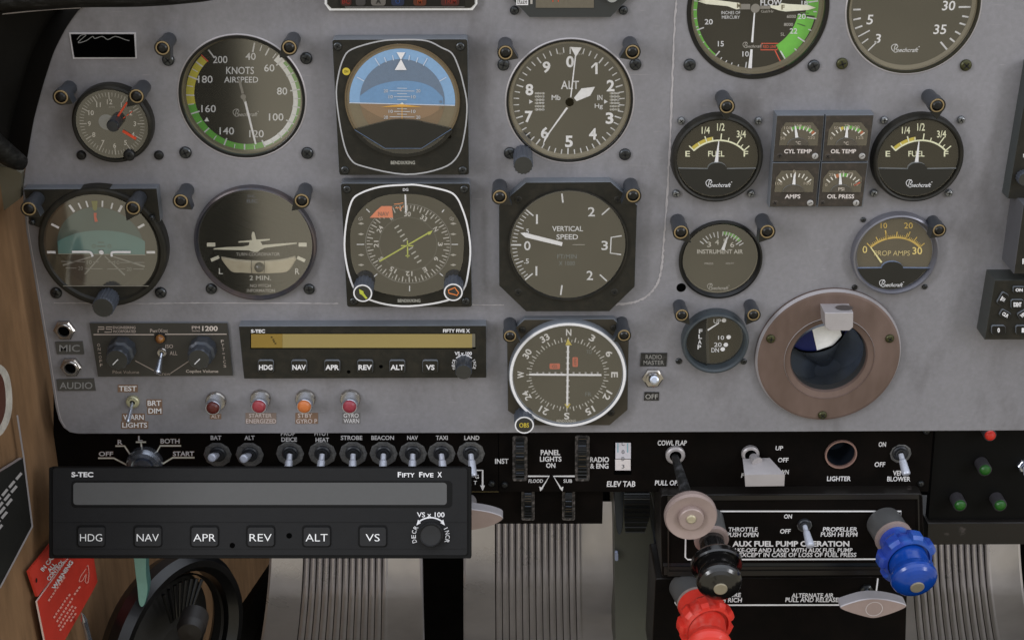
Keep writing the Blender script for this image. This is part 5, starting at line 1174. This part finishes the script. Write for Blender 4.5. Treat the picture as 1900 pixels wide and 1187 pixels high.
b = MB(); b.line((1054, 641), (1052.5, 752), 3.6, H + 1.6, WHITE); b.build('localizer_needle', t)
b = MB(); b.line((982, 694.5), (1116, 695.5), 3.6, H + 1.2, WHITE); b.build('glideslope_needle', t)
b = MB(); FR_ = art(168, 72, 48); b.prism(rrect(1019.7, 674.7, 1039, 684.5, 2), H + .3, H + .9, FR_); b.text('GS', 1029, 679.6, 9, 6, H + 1.1, art(70, 40, 30)); b.build('glideslope_flag', t)
b = MB(); b.prism(rrect(1062.3, 663, 1072.3, 680.3, 2), H + .3, H + .9, FR_); b.text('NAV', 1067.3, 671.6, 13, 5, H + 1.1, art(70, 40, 30), 0, 90); b.build('nav_flag', t)
glass_disc(t, *c, 102.5, H + 2.2)
b_, kb = knob(t, 972.8, 788.3, 17.8, 0, 17, 14, rim=WHITE); b = MB(); b.text('OBS', 972.5, 788.5, 18, 8.5, 17.3, YE, .02); b.build('knob_lettering', kb)
for x, y in ((969.5, 613), (1139, 609.5), (1134, 767)): screw(t, x, y, 6.5, 5, BEZ, ht=1)

# --- instrument air
t = thing('instrument_air_gauge', 'small round gauge marked INSTRUMENT AIR with a green arc', 'gauge', (1336, 481))
recessed(t, 1336.5, 481, 75.5, 70, -3, lipm=CASE, lip=2, bw=2)
open_ring(t, 1336.5, 481, [(77.5, 0), (77.5, 1.6), (74, 2), (70, .5), (69.5, -1)], BLACK, 'black_rim', 72, 0)
H = -3; b = MB(); b.disc(1336.3, 481, 71, H, DIALB); h = H + .15; c = (1336, 475)
b.arc(*c, 43, 49, 2, 48, h, GR)
for i, a in enumerate((-53, -44, -36, -27, -18, -9, 3, 11, 18, 26, 34, 42, 51, 58)): b.tick(*c, a, 36 if a in (-44, -9, 18, 51) else 40, 49, 1.8, h + .1, TC)
for s_, x, y in (('3', 1315.7, 453.5), ('4', 1330.3, 449.3), ('5', 1345.5, 448), ('6', 1358.6, 454)): b.text(s_, x, y, 7.5, 9.5, h + .1, art(180, 176, 168), .006)
b.text('INSTRUMENT AIR', 1336, 466.8, 85, 8, h + .1, art(168, 164, 156), .015); b.text('PRESS', 1315.5, 489, 16, 3.6, h, DULL); b.text('ADJUST', 1354, 489, 16, 3.6, h, DULL); logo(b, 1332, 533, 42, h, DULL); b.build('dial', t)
b = MB(); b.poly([(1338, 463), (1344, 465), (1350.5, 440.5), (1348, 440)], H + 1.2, WHITE); b.build('needle', t)
glass_disc(t, 1336.5, 481, 71.5, -.6)
b = MB(); b.disc(1264, 533.5, 8.8, .15, PIT, 24); b.build('empty_screw_hole', t)

# --- prop amps
t = thing('prop_amps_gauge', 'silver rimmed gauge marked PROP AMPS with yellow scale', 'gauge', (1660, 470))
ring_part(t, 1660.5, 470, [(81.5, 0), (81, 3), (79, 5), (76, 5.4), (72, 3.2), (70, 1.8)], mat('silver_rim', (118, 118, 126), .3, metal=.6, var=.2, vscale=18))
H = 2; b = MB(); b.disc(1658.5, 472, 71, H, mat('khaki_plate', (70, 62, 46), .6, var=.08)); h = H + .15; AY = art(186, 156, 76)
b.arc(1656, 499, 61, 64.5, -46, 46, h, AY, 20)
for i in range(31): b.tick(1656, 499, -46 + 92 * i / 30, 62, 68 if i % 5 else 74, 1.1 if i % 5 else 1.8, h + .1, AY)
b.tick(1656, 499, -16, 62, 80, 2.4, h + .1, AY); b.tick(1656, 499, 18, 62, 78, 2, h + .1, AY)
AL = art(204, 182, 110)
for s_, x, y, w, hh in (('0', 1604.7, 463, 8.5, 13), ('30', 1702, 465.3, 18, 13.5), ('10', 1640, 418.6, 12, 10), ('20', 1685.6, 418.6, 16, 11)): b.text(s_, x, y, w, hh, h + .1, AL if y > 440 else AY, .015 if s_ == '30' else .004)
b.text('PROP AMPS', 1655, 469.8, 67, 9.5, h + .1, art(168, 152, 104), .008, 0, .1); b.build('dial', t)
b = MB(); cir = circ(1658.5, 472, 70, h + 1, 64); lo = sorted([(x, y) for x, y in cir if y > 499], key=lambda q: -q[0])
hump = [(1656 - 20 * math.cos(math.radians(a)), 497.5 - 12 * math.sin(math.radians(a))) for a in range(0, 181, 20)]
b.prism(lo + [(1590, 498)] + hump + [(1726.5, 498)], H + .2, 4.2, COVER, art(104, 116, 140)); logo(b, 1653.5, 527, 47, 4.4, TC); b.build('lower_cover', t)
b = MB(); b.line((1635.7, 487), (1615, 458), 3.4, h + .9, art(206, 196, 140), 1.8); b.build('needle', t)
glass_disc(t, 1658.5, 472, 71, 3.7, GLASS_LIGHT)
for x, y, m_ in ((1602.6, 409, SCREWM), (1586.4, 534.3, BLACK), (1716.6, 533.3, SCREWM)): screw(t, x, y, 5.2, 0, m_, ht=1.2)

# --- flap indicator
t = thing('flap_indicator', 'deep round gauge marked FLAP with dots for UP, 10, 20 and DN', 'gauge', (1326, 628))
ring_part(t, 1325.5, 629.5, [(62, 0), (62, 6), (60, 8), (57, 8.4), (54, 7), (52.5, 1.5)], mat('flap_rim', (54, 60, 64), .35, var=.15))
H = 1.6; b = MB(); b.disc(1325.5, 628, 54, H, COVER); h = H + .15
ws = [(x, y) for x, y in circ(1325, 628.5, 50, h, 64) if x > 1313]; ws = sorted([q for q in ws if q[1] < 628], key=lambda q: q[0]) + sorted([q for q in ws if q[1] >= 628], key=lambda q: -q[0])
b.poly(ws, h, DIALB); h += .15
H3 = 3.4
for s_, x, y, w, hh in (('UP', 1331, 595.7, 14, 8), ('10', 1338, 626.3, 11, 7.5), ('20', 1332, 639.3, 14, 8), ('DN', 1327, 649.3, 14, 8)): b.text(s_, x, y, w, hh, h, TC, .008)
for x, y in ((1343.3, 594.3), (1352, 625.3), (1346.7, 639.4), (1341, 647.6)): b.disc(x, y, 4.3, h, WHITE, 16)
b.build('dial', t); b = MB(); b.line((1313, 612.5), (1334, 599), 2.8, h + .6, WHITE, 2); b.build('needle', t)
glass_disc(t, 1325.5, 628, 53, 2.9, GLASS_LIGHT)
b = MB(); lc = [(x, y) for x, y in circ(1325.5, 628, 52, 3.4, 96) if x < 1310]; lc.sort(key=lambda q: q[1]); b.prism([(1312, 577)] + lc + [(1312, 679), (1309, 628)], 1.7, 3.4, COVER)
for i, c_ in enumerate('FLAP'): b.text(c_, 1300 - i * .8, 614.5 + i * 9.8, 6.5, 8, 3.6, TC, .02)
b.build('side_cover', t)
for x, y in ((1259.7, 671), (1380.4, 671.7)): screw(t, x, y, 6, 0, SCREWM, ht=1.2)

# ================================================================== air vent
t = thing('air_vent', 'large round brownish metal air vent with a square tab on its rim', 'air vent', (1538, 664))
open_ring(t, 1538, 663.5, [(135.5, 0), (135.5, 2), (132, 4.2, ALU), (128, 4.6), (100, 5.6), (84, 6.2), (83.5, 6.6, ALU), (82.5, 5.8), (72, 5.0), (70, 3), (69.5, -3, mat('vent_throat', (50, 50, 50), .4, spec=.5))], COPPER, 'flange', 96, 5)
BD = mat('vent_ball', (64, 72, 86), .25, spec=.6, rgb2=(56, 58, 56), thresh=(.3, .7), vscale=16)
b = MB(); n = 64; c0 = PF.p(1536, 665, -4); k_ = PF.mpp(1536, 665, -4); rows = []
ax3 = Vector((.40, -.30, -.86)).normalized()
R0 = 80 * k_
for j in range(20):
    th = math.radians(60 + (180 - 60) * j / 19)
    e = ax3.orthogonal().normalized(); g = ax3.cross(e)
    rows.append([c0 + Vector((0, .012, 0)) - ax3 * (math.cos(th) * R0) * 1.0 + (e * math.cos(2 * PI * i / n) + g * math.sin(2 * PI * i / n)) * math.sin(th) * R0 for i in range(n)])
b = MB(); b.lathe(1536, 665, -3, [(70, -2), (70, -30), (60, -42), (0, -46)], BD, n=48); b.build('duct', t)
b = MB(); b.poly([(1466, 640), (1480, 612), (1498, 600), (1512, 606), (1522, 650), (1500, 651), (1470, 646)], -9, art(16, 24, 74)); b.poly([(1505, 602), (1552, 590), (1562, 622), (1546, 640), (1516, 650)], -8.6, art(240, 240, 244)); b.poly([(1556, 596), (1580, 606), (1566, 622)], -9, art(16, 24, 74)); b.build('inner_sticker', t)
b = MB(); dome = spline([(1462, 644), (1490, 652), (1515, 652), (1540, 645), (1562, 626), (1575, 605), (1622, 640), (1618, 690), (1580, 740), (1530, 748), (1480, 730), (1450, 690)], 4)
cxm, cym = 1535, 690
vs_ = [PF.p(x, y, -8) for x, y in dome]; nn_ = len(dome); lay = [vs_]
for f_, hh in ((.8, -12), (.55, -19), (.28, -25)): lay.append([PF.p(cxm + (x - cxm) * f_, cym + (y - cym) * f_, hh) for x, y in dome])
for j in range(3): b.add(lay[j] + lay[j + 1], [(i, (i + 1) % nn_, (i + 1) % nn_ + nn_, i + nn_) for i in range(nn_)], BD, True)
b.add(lay[3], [tuple(range(nn_))], BD); b.path(dome[:22], 3, -7.4, PIT); b.build('eyeball', t)
b = MB(); b.prism([(1530, 580.5), (1583.5, 580), (1583, 607), (1576, 613.5), (1540, 613.5), (1531, 607)], 4, 18, ALU, ALU, bev=1.5)
tp = [PF.p(x, y, hh) for x, y, hh in ((1540, 570, 12), (1555, 563, 12), (1570, 565, 12), (1574, 572, 12), (1562, 577, 12), (1545, 576, 12))]
zt = PF.p(1556, 580, 18).z + .0004; ec = PF.p(1557, 571, 0)
b.add([Vector((ec.x + .0052 * math.cos(2 * PI * i / 20), -.0115 + .0035 * math.sin(2 * PI * i / 20), zt)) for i in range(20)], [tuple(range(20))], mat('tab_hole', (70, 64, 62), .6)); b.build('tab', t)
for x, y in ((1431, 630.5), (1652, 630), (1527, 772)): screw(t, x, y, 8.5, 4.6, SCREWO)

# ================================================================== boxes at the right edge and the top edge
t = thing('radio_box', 'black radio box at the right edge, upper one above the keypad', 'radio', (1890, 440))
b = MB(); b.prism([(1899, 380), (2050, 380), (2050, 508), (1881, 508)], 0, 22, BEZ, mat('grey_box_side', (76, 76, 80), .45, var=.06), bev=1.5); b.build('case', t)
b = MB(); b.text('P', 1901, 485, 8, 10, 22.3, WHITE, .02); b.build('lettering', t)
t = thing('radio_box', 'tall black radio box with a fluted knob at the upper right edge', 'radio', (1885, 300))
b = MB(); b.prism([(1912, 120), (2060, 120), (2060, 369), (1870, 369)], 0, 11, BEZ, mat('dark_box_side', (56, 60, 60), .45, var=.06), bev=1.2); b.build('case', t)
knob(t, 1903, 333, 13, 11, 16, 14, name='knob')
b = MB(); b.text('N', 1901, 289, 5, 7, 11.3, WHITE, .02); b.build('lettering', t)
t = thing('keypad_box', 'black keypad box with round and square white keys at the right edge', 'keypad', (1870, 570))
b = MB(); b.prism([(1846, 520), (2050, 519), (2050, 630), (1827, 630)], 0, 16, BEZ, mat('dark_box_side2', (52, 54, 52), .45, rgb2=(64, 74, 92), thresh=(.9, .95)), bev=1.2); b.build('case', t)
for s_, x, y, w, hh, rot in (('ON', 1891, 538, 22, 12, 0), ('TST', 1861, 555, 14, 24, 30), ('IDENT', 1888, 565, 24, 18, 0), ('CLR', 1865.5, 584, 20, 14, 30), ('VFR', 1899, 584, 20, 14, -30), ('0', 1853, 612.5, 26, 17, 0), ('1', 1898, 612.5, 26, 17, 0)):
    b = MB(); c_, s2 = math.cos(math.radians(rot)), math.sin(math.radians(rot)); q = [(x + X * c_ - Y * s2, y + X * s2 + Y * c_) for X, Y in rrect(-w / 2, -hh / 2, w / 2, hh / 2, min(w, hh) * .25)]
    b.prism(q, 16, 17.5, BLACK, CASE, bev=1); b.text(s_, x, y, w * .62 if len(s_) > 1 else 4.5, min(hh * .5, 8.5), 17.8, WHITE, .05, rot if s_ != 'TST' else -60); b.build('key', t)
t = thing('annunciator_panel', 'white rimmed black annunciator strip with coloured letters at the top edge', 'annunciator', (744, 0))
b = MB(); b.prism([(602, -60), (886, -60), (886, 8), (877, 20), (611, 20.5), (602, 8)], 0, 4, art(196, 196, 196), art(190, 190, 194), bev=1.5); b.build('rim', t)
b = MB(); b.prism([(606, -60), (881, -60), (881, 8), (873, 15.5), (615, 16), (607, 8)], 4, 4.6, BEZ); b.prism([(626, -60), (862, -60), (861, 13), (628, 13)], 4.6, 5, BLACK); b.line((640, 13.8), (862, 13.5), 1, 5.2, art(120, 118, 116)); b.build('face', t)
for s_, x, w, cb, cl in (('BC', 642, 20, (52, 14, 12), (104, 30, 24)), ('', 669, 18, (48, 46, 46), (0, 0, 0)), ('A', 702, 27, (84, 80, 76), (30, 28, 26)), ('O', 738, 24, (16, 26, 50), (34, 54, 96)), ('M', 779, 24, (70, 30, 14), (110, 48, 22)), ('TRIM', 835, 34, (54, 18, 14), (100, 34, 26))):
    b = MB(); b.prism(rrect(x - w / 2, -16, x + w / 2, 11, 5), 5, 5.6, mat('ann_%d_%d_%d' % cb, cb, .4))
    if s_: b.text(s_, x, 3, w * .7 if len(s_) > 1 else 9, 9, 5.9, art(*cl), .02)
    b.build('light', t)
t = thing('digital_clock', 'dark chamfered digital clock with a small grey display at the top edge', 'clock', (1057, 0))
b = MB(); b.prism([(948, -60), (1170, -60), (1170, -6), (1133, 32.5), (982, 32.5), (945, -6)], 0, 4, mat('grey_black_face', (42, 44, 44), .45, var=.05), CASE, bev=1.2); b.build('case', t)
b = MB(); b.prism([(994, -50), (1102, -50), (1102, 15), (994, 15)], 4, 4.5, art(92, 86, 74), art(70, 90, 120)); b.line((1025, -8), (1026, 4), 1.4, 4.8, RD); b.line((1035, -8), (1036, 4), 1.4, 4.8, RD); b.build('display', t)
b = MB(); b.rect(958, -5, 980, 10, 4.4, WHITE); b.rect(960, -3, 978, 8, 4.6, art(110, 108, 108)); b.text('UTC', 969, 4, 16, 6, 4.8, WHITE, .02); b.rect(984, -5, 988, 8, 4.5, DULL); b.build('button', t)
b = MB(); b.lathe(1136, -6, 8, [(13, 4), (13, 7), (11, 8), (0, 8)], STEEL, n=24); b.build('knob', t)
for x, y in ((954.5, 21), (1157, 21)): screw(t, x, y, 8.5, 0)

# placard top left
t = thing('signature_placard', 'black rectangular placard with a thin white border at the upper left', 'placard', (192, 86))
b = MB(); b.prism([(128, 61), (252, 61), (254, 109), (135.5, 109.5)], 0, .6, art(176, 174, 178)); b.prism([(131, 64), (248.5, 64), (251, 107), (138, 107)], .5, .9, PIT); b.build('plate', t)
b = MB(); b.path(spline([(143, 74), (150, 66), (160, 65), (150, 74), (145, 80), (160, 76), (172, 68), (176, 72), (190, 68), (200, 74), (214, 68), (232, 74), (240, 76)], 3, False), 1.4, 1.1, art(120, 120, 120)); b.build('signature', t)

# ================================================================== intercom, jacks, placards, lamps
t = thing('intercom_panel', 'flat black intercom plate with two volume knobs, marked 1200', 'intercom', (298, 648))
b = MB(); b.prism([(166, 599.5), (421.7, 599), (432, 696.5), (182, 698.5)], 0, 1.6, mat('brown_black_plate', (48, 46, 42), .5, var=.08, vscale=100), CASE); h = 1.8; IW = art(168, 156, 148)
b.line((173.5, 620.5), (286, 620.7), 1.8, h, IW); b.line((306, 620), (420.5, 619.8), 1.8, h, IW)
b.path([(182, 606.5), (193, 606.5), (193, 610.5), (182, 610.5), (182, 617)], 1.6, h, IW); b.path([(208, 606.5), (197, 606.5), (197, 610.5), (207, 610.5), (207, 616), (194, 616)], 1.6, h, IW)
b.text('ENGINEERING', 230.5, 607.5, 42, 5, h, IW, .01); b.text('INCORPORATED', 231, 614.7, 42, 5, h, IW, .01); b.text('Pwr/Xmt', 295, 613.5, 33, 7, h, IW); b.text('PM', 363.3, 607.5, 15, 5.5, h, IW, .02); b.text('Series', 363.5, 613.3, 15, 3.6, h, IW); b.text('1200', 389.5, 609.3, 29, 9.5, h, art(184, 174, 166), .03)
b.text('Pilot Volume', 233.5, 690, 49, 6, h, art(140, 130, 122)); b.text('Copilot Volume', 375, 689.3, 60, 7, h, art(176, 166, 158), .01); b.text('ISO', 314, 642.3, 14, 6.5, h, IW); b.text('ALL', 322, 654.8, 14, 7, h, IW); b.text('Crew', 305, 693, 24, 6, h, art(140, 130, 122))
for i, c_ in enumerate('ON-OFF'): b.text(c_, 183 + i * 1.0, 640 + i * 7.4, 5, 5.5 if c_ != '-' else 1.2, h, IW)
for i, c_ in enumerate('PTT-ICS'): b.text(c_, 412.5 + i * .8, 633 + i * 7.6, 5 if c_ != 'I' else 1.4, 5.5 if c_ != '-' else 1.2, h, IW)
b.line((251, 669), (286, 687.5), 1.6, h, art(140, 130, 122)); b.line((350, 670), (317, 692), 1.6, h, art(140, 130, 122)); b.build('plate', t)
SB = mat('blue_steel_knob', (60, 64, 71), .3, metal=.3, var=.15)
for x, y, lx in ((217, 667.5, -1), (369, 666.5, -1)):
    b_, kb = knob(t, x, y, 20, 1.6, 17, 9, side=SB, skirt=1.25, depth=.03); b = MB(); b.line((x + 2, y - 1), (x - 8, y + 9), 1.8, 17.3, TC); b.build('pointer_mark', kb)
b = MB(); b.lathe(296, 630.5, 5, [(10.5, 1.6), (10.5, 3.2), (9, 3.4)], BLACK, n=24); b.lathe(296, 630.5, 5, [(9, 3), (7, 5), (3, 6), (0, 6.2)], mat('amber_lens', (140, 96, 44), .25, spec=.7, rgb2=(90, 50, 24), thresh=(.4, .6), vscale=200), n=24); b.build('indicator_light', t)
toggle('toggle_switch', 'small chrome toggle switch in the middle of the intercom plate', (300, 655), (292, 693), 15, r=4, nut_r=9.5, h0=1.6, nn=16, nutm=CHROME, levm=STEEL, r_tip=6.5)
def jack(label, x, y, r):
    t = thing('headset_jack', label, 'jack', (x, y), 'hexagonal headset jacks'); b = MB(); b.lathe(x, y, 3, [(r, 0), (r, 2.4), (r * .86, 3.2), (r * .72, 3.2)], CHROME, n=6, smooth=False); b.build('hex_nut', t)
    b = MB(); b.lathe(x, y, 4, [(r * .72, 3), (r * .72, 4.4), (r * .66, 4.8), (r * .54, 4.8), (r * .5, 3.5)], CHROME, n=30, cmat=PIT); b.build('sleeve', t)
jack('hexagonal headset jack above the MIC placard', 118.5, 614.5, 20.5); jack('hexagonal headset jack above the AUDIO placard', 130.5, 683, 20)
BPL = mat('grey_black_label', (62, 61, 58), .55, var=.06)
def placard(lines, pts, label, pm, tm, bold=.01, h1=.7):
    b = MB(); b.prism(pts, 0, h1, pm)
    for s_, x, y, w, hh in lines: b.text(s_, x, y, w, hh, h1 + .2, tm, bold)
    return tag(b.build('placard'), label, 'placard')
placard([('MIC', 129, 646, 38, 13)], [(102, 634.5), (153, 633.5), (156, 657), (105.5, 657)], 'dark grey placard reading MIC', BPL, art(122, 122, 122))
placard([('AUDIO', 141, 715, 61, 12.5)], [(104.5, 704), (174, 702), (177.5, 724.5), (107.5, 725)], 'dark grey placard reading AUDIO', BPL, art(122, 122, 122))
PK = mat('black_label', (26, 26, 25), .5, rgb2=(52, 50, 48), thresh=(.5, .7), vscale=300)
placard([('RADIO', 1213, 662, 30, 8), ('MASTER', 1213, 672.5, 38, 8)], [(1189.5, 655.2), (1238, 655.2), (1236.5, 679.6), (1188, 679.3)], 'worn black placard reading RADIO MASTER', PK, art(120, 118, 114))
placard([('OFF', 1209, 735.5, 23, 9)], [(1196, 727.6), (1223, 728), (1222.5, 742.8), (1195, 742.8)], 'small black placard reading OFF', PK, art(140, 138, 134))
BRP = art(112, 90, 74)
def bp(s_, x, y, w, hh, label, pm=BRP, tm=WHITE, pad=2, bold=.02):
    return placard([(s_, x, y, w, hh)] if isinstance(s_, str) else s_, [(x - w / 2 - pad, y - hh / 2 - pad), (x + w / 2 + pad, y - hh / 2 - pad), (x + w / 2 + pad, y + hh / 2 + pad), (x - w / 2 - pad, y + hh / 2 + pad)], label, pm, tm, bold, .3)
bp('TEST', 237, 720.5, 33, 9.5, 'brown backed white label reading TEST'); bp('BRT', 286.3, 747.6, 25, 9.5, 'brown backed white label reading BRT'); bp('DIM', 287.3, 762, 24, 9.5, 'brown backed white label reading DIM')
bp('WARN', 247.5, 773.8, 38, 9.5, 'brown backed white label reading WARN'); bp('LIGHTS', 250, 788.3, 46, 9.5, 'brown backed white label reading LIGHTS')
SG = art(178, 166, 162)
bp('ALT', 400, 772.5, 17, 5.5, 'small brown label reading ALT under the darkest lamp', tm=SG); 
bp([('STARTER', 483, 770.5, 42, 7.5), ('ENERGIZED', 484.5, 781, 56, 8)], 484, 775.8, 54, 17, 'label reading STARTER ENERGIZED under a red lamp', mat('thin_brown_label', (118, 104, 96), .5), SG, 1.5, .015)
bp([('STBY', 566, 770.5, 27, 8), ('GYRO P', 569, 781, 39, 8)], 569, 775.8, 39, 17, 'brown label reading STBY GYRO P under the orange lamp', BRP, SG, 1.5, .015)
bp([('GYRO', 651.5, 770.5, 28, 8), ('WARN', 652, 780.5, 29, 8)], 651.7, 775.5, 30, 17, 'grey label reading GYRO WARN under a red lamp', mat('grey_thin_label', (96, 94, 94), .5), art(190, 188, 190), 1.5, .015)
toggle('toggle_switch', 'bright toggle switch with a brass nut between TEST and WARN LIGHTS', (245.5, 747), (237, 784), 15, r=4.2, nut_r=12.5, h0=0, nn=14, nutm=mat('yellowed_nut', (160, 158, 130), .35, metal=.4, var=.3, vscale=300), levm=STEEL)
toggle('toggle_switch', 'gold nutted toggle switch pointing straight out between RADIO MASTER and OFF', (1211.7, 703), (1214.3, 705), 12, r=8, nut_r=20, h0=0, nn=6, nutm=CHROME, levm=STEEL, r_tip=8.5)
for x, y, bx, by, r, rgb, lb in ((394.5, 757.5, 400, 746, 13, (70, 22, 18), 'dark red lamp in a chrome bezel, leftmost of the four, above ALT'), (480, 755, 482.5, 742, 13.5, (126, 46, 54), 'red lamp in a chrome bezel above STARTER ENERGIZED'), (564.2, 755, 566, 742, 13.5, (168, 96, 50), 'orange lamp in a chrome bezel above STBY GYRO P'), (648.4, 755, 649.5, 742, 13.5, (124, 44, 56), 'red lamp in a chrome bezel above GYRO WARN')):
    lamp(lb, x, y, r, rgb, (bx, by), 'warning lamps below the amber display', 0, 9, 'warning_lamp', 19.5)

# --- panel mounted autopilot computer
t = thing('autopilot_computer', 'slim black autopilot unit with amber display mounted in the grey panel', 'autopilot', (672, 655))
HC = 8
b = MB(); b.prism(rquad([(442.6, 605), (902.4, 603.7), (903, 700.8), (452.5, 702.6)], 2), 0, HC, BEZ, CASE, bev=1.2)
b.text('S-TEC', 478.7, 614.2, 26, 6.5, HC + .2, WHITE, .04); b.text('FIFTY FIVE X', 847, 613.6, 50, 6.5, HC + .2, WHITE, .03); b.text('VS x 100', 859.5, 655.5, 32, 6.5, HC + .2, WHITE, .03)
b.arc(861, 676, 18, 20.5, -48, 48, HC + .2, WHITE)
for i, c_ in enumerate('DECR'): b.ptext(c_, 861, 676, -112 + i * 16, 20, 5.5, HC + .2, WHITE, .03, radial=True, w=4.2)
for i, c_ in enumerate('INCR'): b.ptext(c_, 861, 676, 64 + i * 16, 20, 5.5, HC + .2, WHITE, .03, radial=True, w=4.2 if c_ != 'I' else 1.2)
b.disc(647, 689.7, 3.4, HC + .15, PIT, 14); b.disc(706.8, 679.8, 3.6, HC + .15, PIT, 14); b.build('case', t)
b = MB(); b.rect(464.5, 618.5, 883, 647, HC + .15, PIT); b.rect(466, 619.5, 876, 645, HC + .3, mat('amber_display', (136, 121, 76), .5, spec=.3, var=.03, vscale=30)); b.rect(466, 619.5, 524, 645, HC + .45, mat('amber_display_dark', (124, 102, 46), .5, spec=.3)); b.rect(876, 619, 882, 644, HC + .3, art(96, 92, 80))
for x, y in ((504, 625.5), (507, 630), (508.5, 633.5), (511, 637)): b.rect(x - 1.6, y - 1.4, x + 1.6, y + 1.4, HC + .6, art(70, 58, 26))
b.build('display', t)
for s_, x in (('HDG', 493), ('NAV', 555), ('APR', 616.3), ('REV', 677.5), ('ALT', 737), ('VS', 798.3)):
    b = MB(); b.prism(rrect(x - 14.5, 668.5, x + 14.5, 691.5, 4), HC, HC + 1.5, BEZ, CASE, bev=1.4); b.text(s_, x, 681.3, 25 if len(s_) > 2 else 16, 9.5, HC + 1.7, WHITE, .03); b.build('button', t)
knob(t, 860, 690.5, 15, HC, HC + 13, 12, side=SB)

# ================================================================== post lights
PL = [((112.5, 181), (208, 230), 'upper left of the panel clock'), ((252.7, 179.5), (208, 230), 'upper right of the panel clock'), ((536.6, 89), (449, 181), 'upper right of the airspeed gauge'), ((301, 90), (330, 130), 'upper left of the airspeed gauge'),
      ((938, 98.7), (1057, 150), 'upper left of the altimeter'), ((1173.8, 97.3), (1057, 150), 'upper right of the altimeter'), ((53, 388.4), (190, 470), 'left corner of the teal attitude indicator'), ((246.3, 386.8), (190, 500), 'right corner of the teal attitude indicator'),
      ((335.2, 374), (440, 452), 'upper left of the turn coordinator'), ((559.7, 373.2), (480, 452), 'upper right of the turn coordinator'), ((927.3, 366), (1040, 440), 'upper left of the vertical speed gauge'), ((1175, 364), (1060, 440), 'upper right of the vertical speed gauge'),
      ((1349, 198.4), (1347, 294), 'above the FUEL gauge on the left'), ((1739.7, 196.8), (1735, 294), 'above the FUEL gauge on the right'), ((1263.7, 431.8), (1330, 500), 'upper left of the INSTRUMENT AIR gauge'), ((1424, 430.7), (1350, 520), 'upper right of the INSTRUMENT AIR gauge'),
      ((1743, 428), (1680, 480), 'upper right of the PROP AMPS gauge'), ((1265.4, 585.4), (1320, 650), 'upper left of the FLAP gauge'), ((1398.5, 585), (1340, 660), 'upper right of the FLAP gauge'), ((946.4, 624.3), (1040, 680), 'upper left of the white ringed nav gauge'), ((1158, 623), (1060, 680), 'upper right of the white ringed nav gauge')]
for i, (hd, g, lb) in enumerate(PL):
    hb = 8.4 if i in (6, 7) else 0; HHt = 26 if i in (6, 7) else (15 if i in (16, 17, 18) else 19)
    post('black post light with a brass ring, ' + lb, hd, g, HHt, hb, 15 if i < 16 else 13)
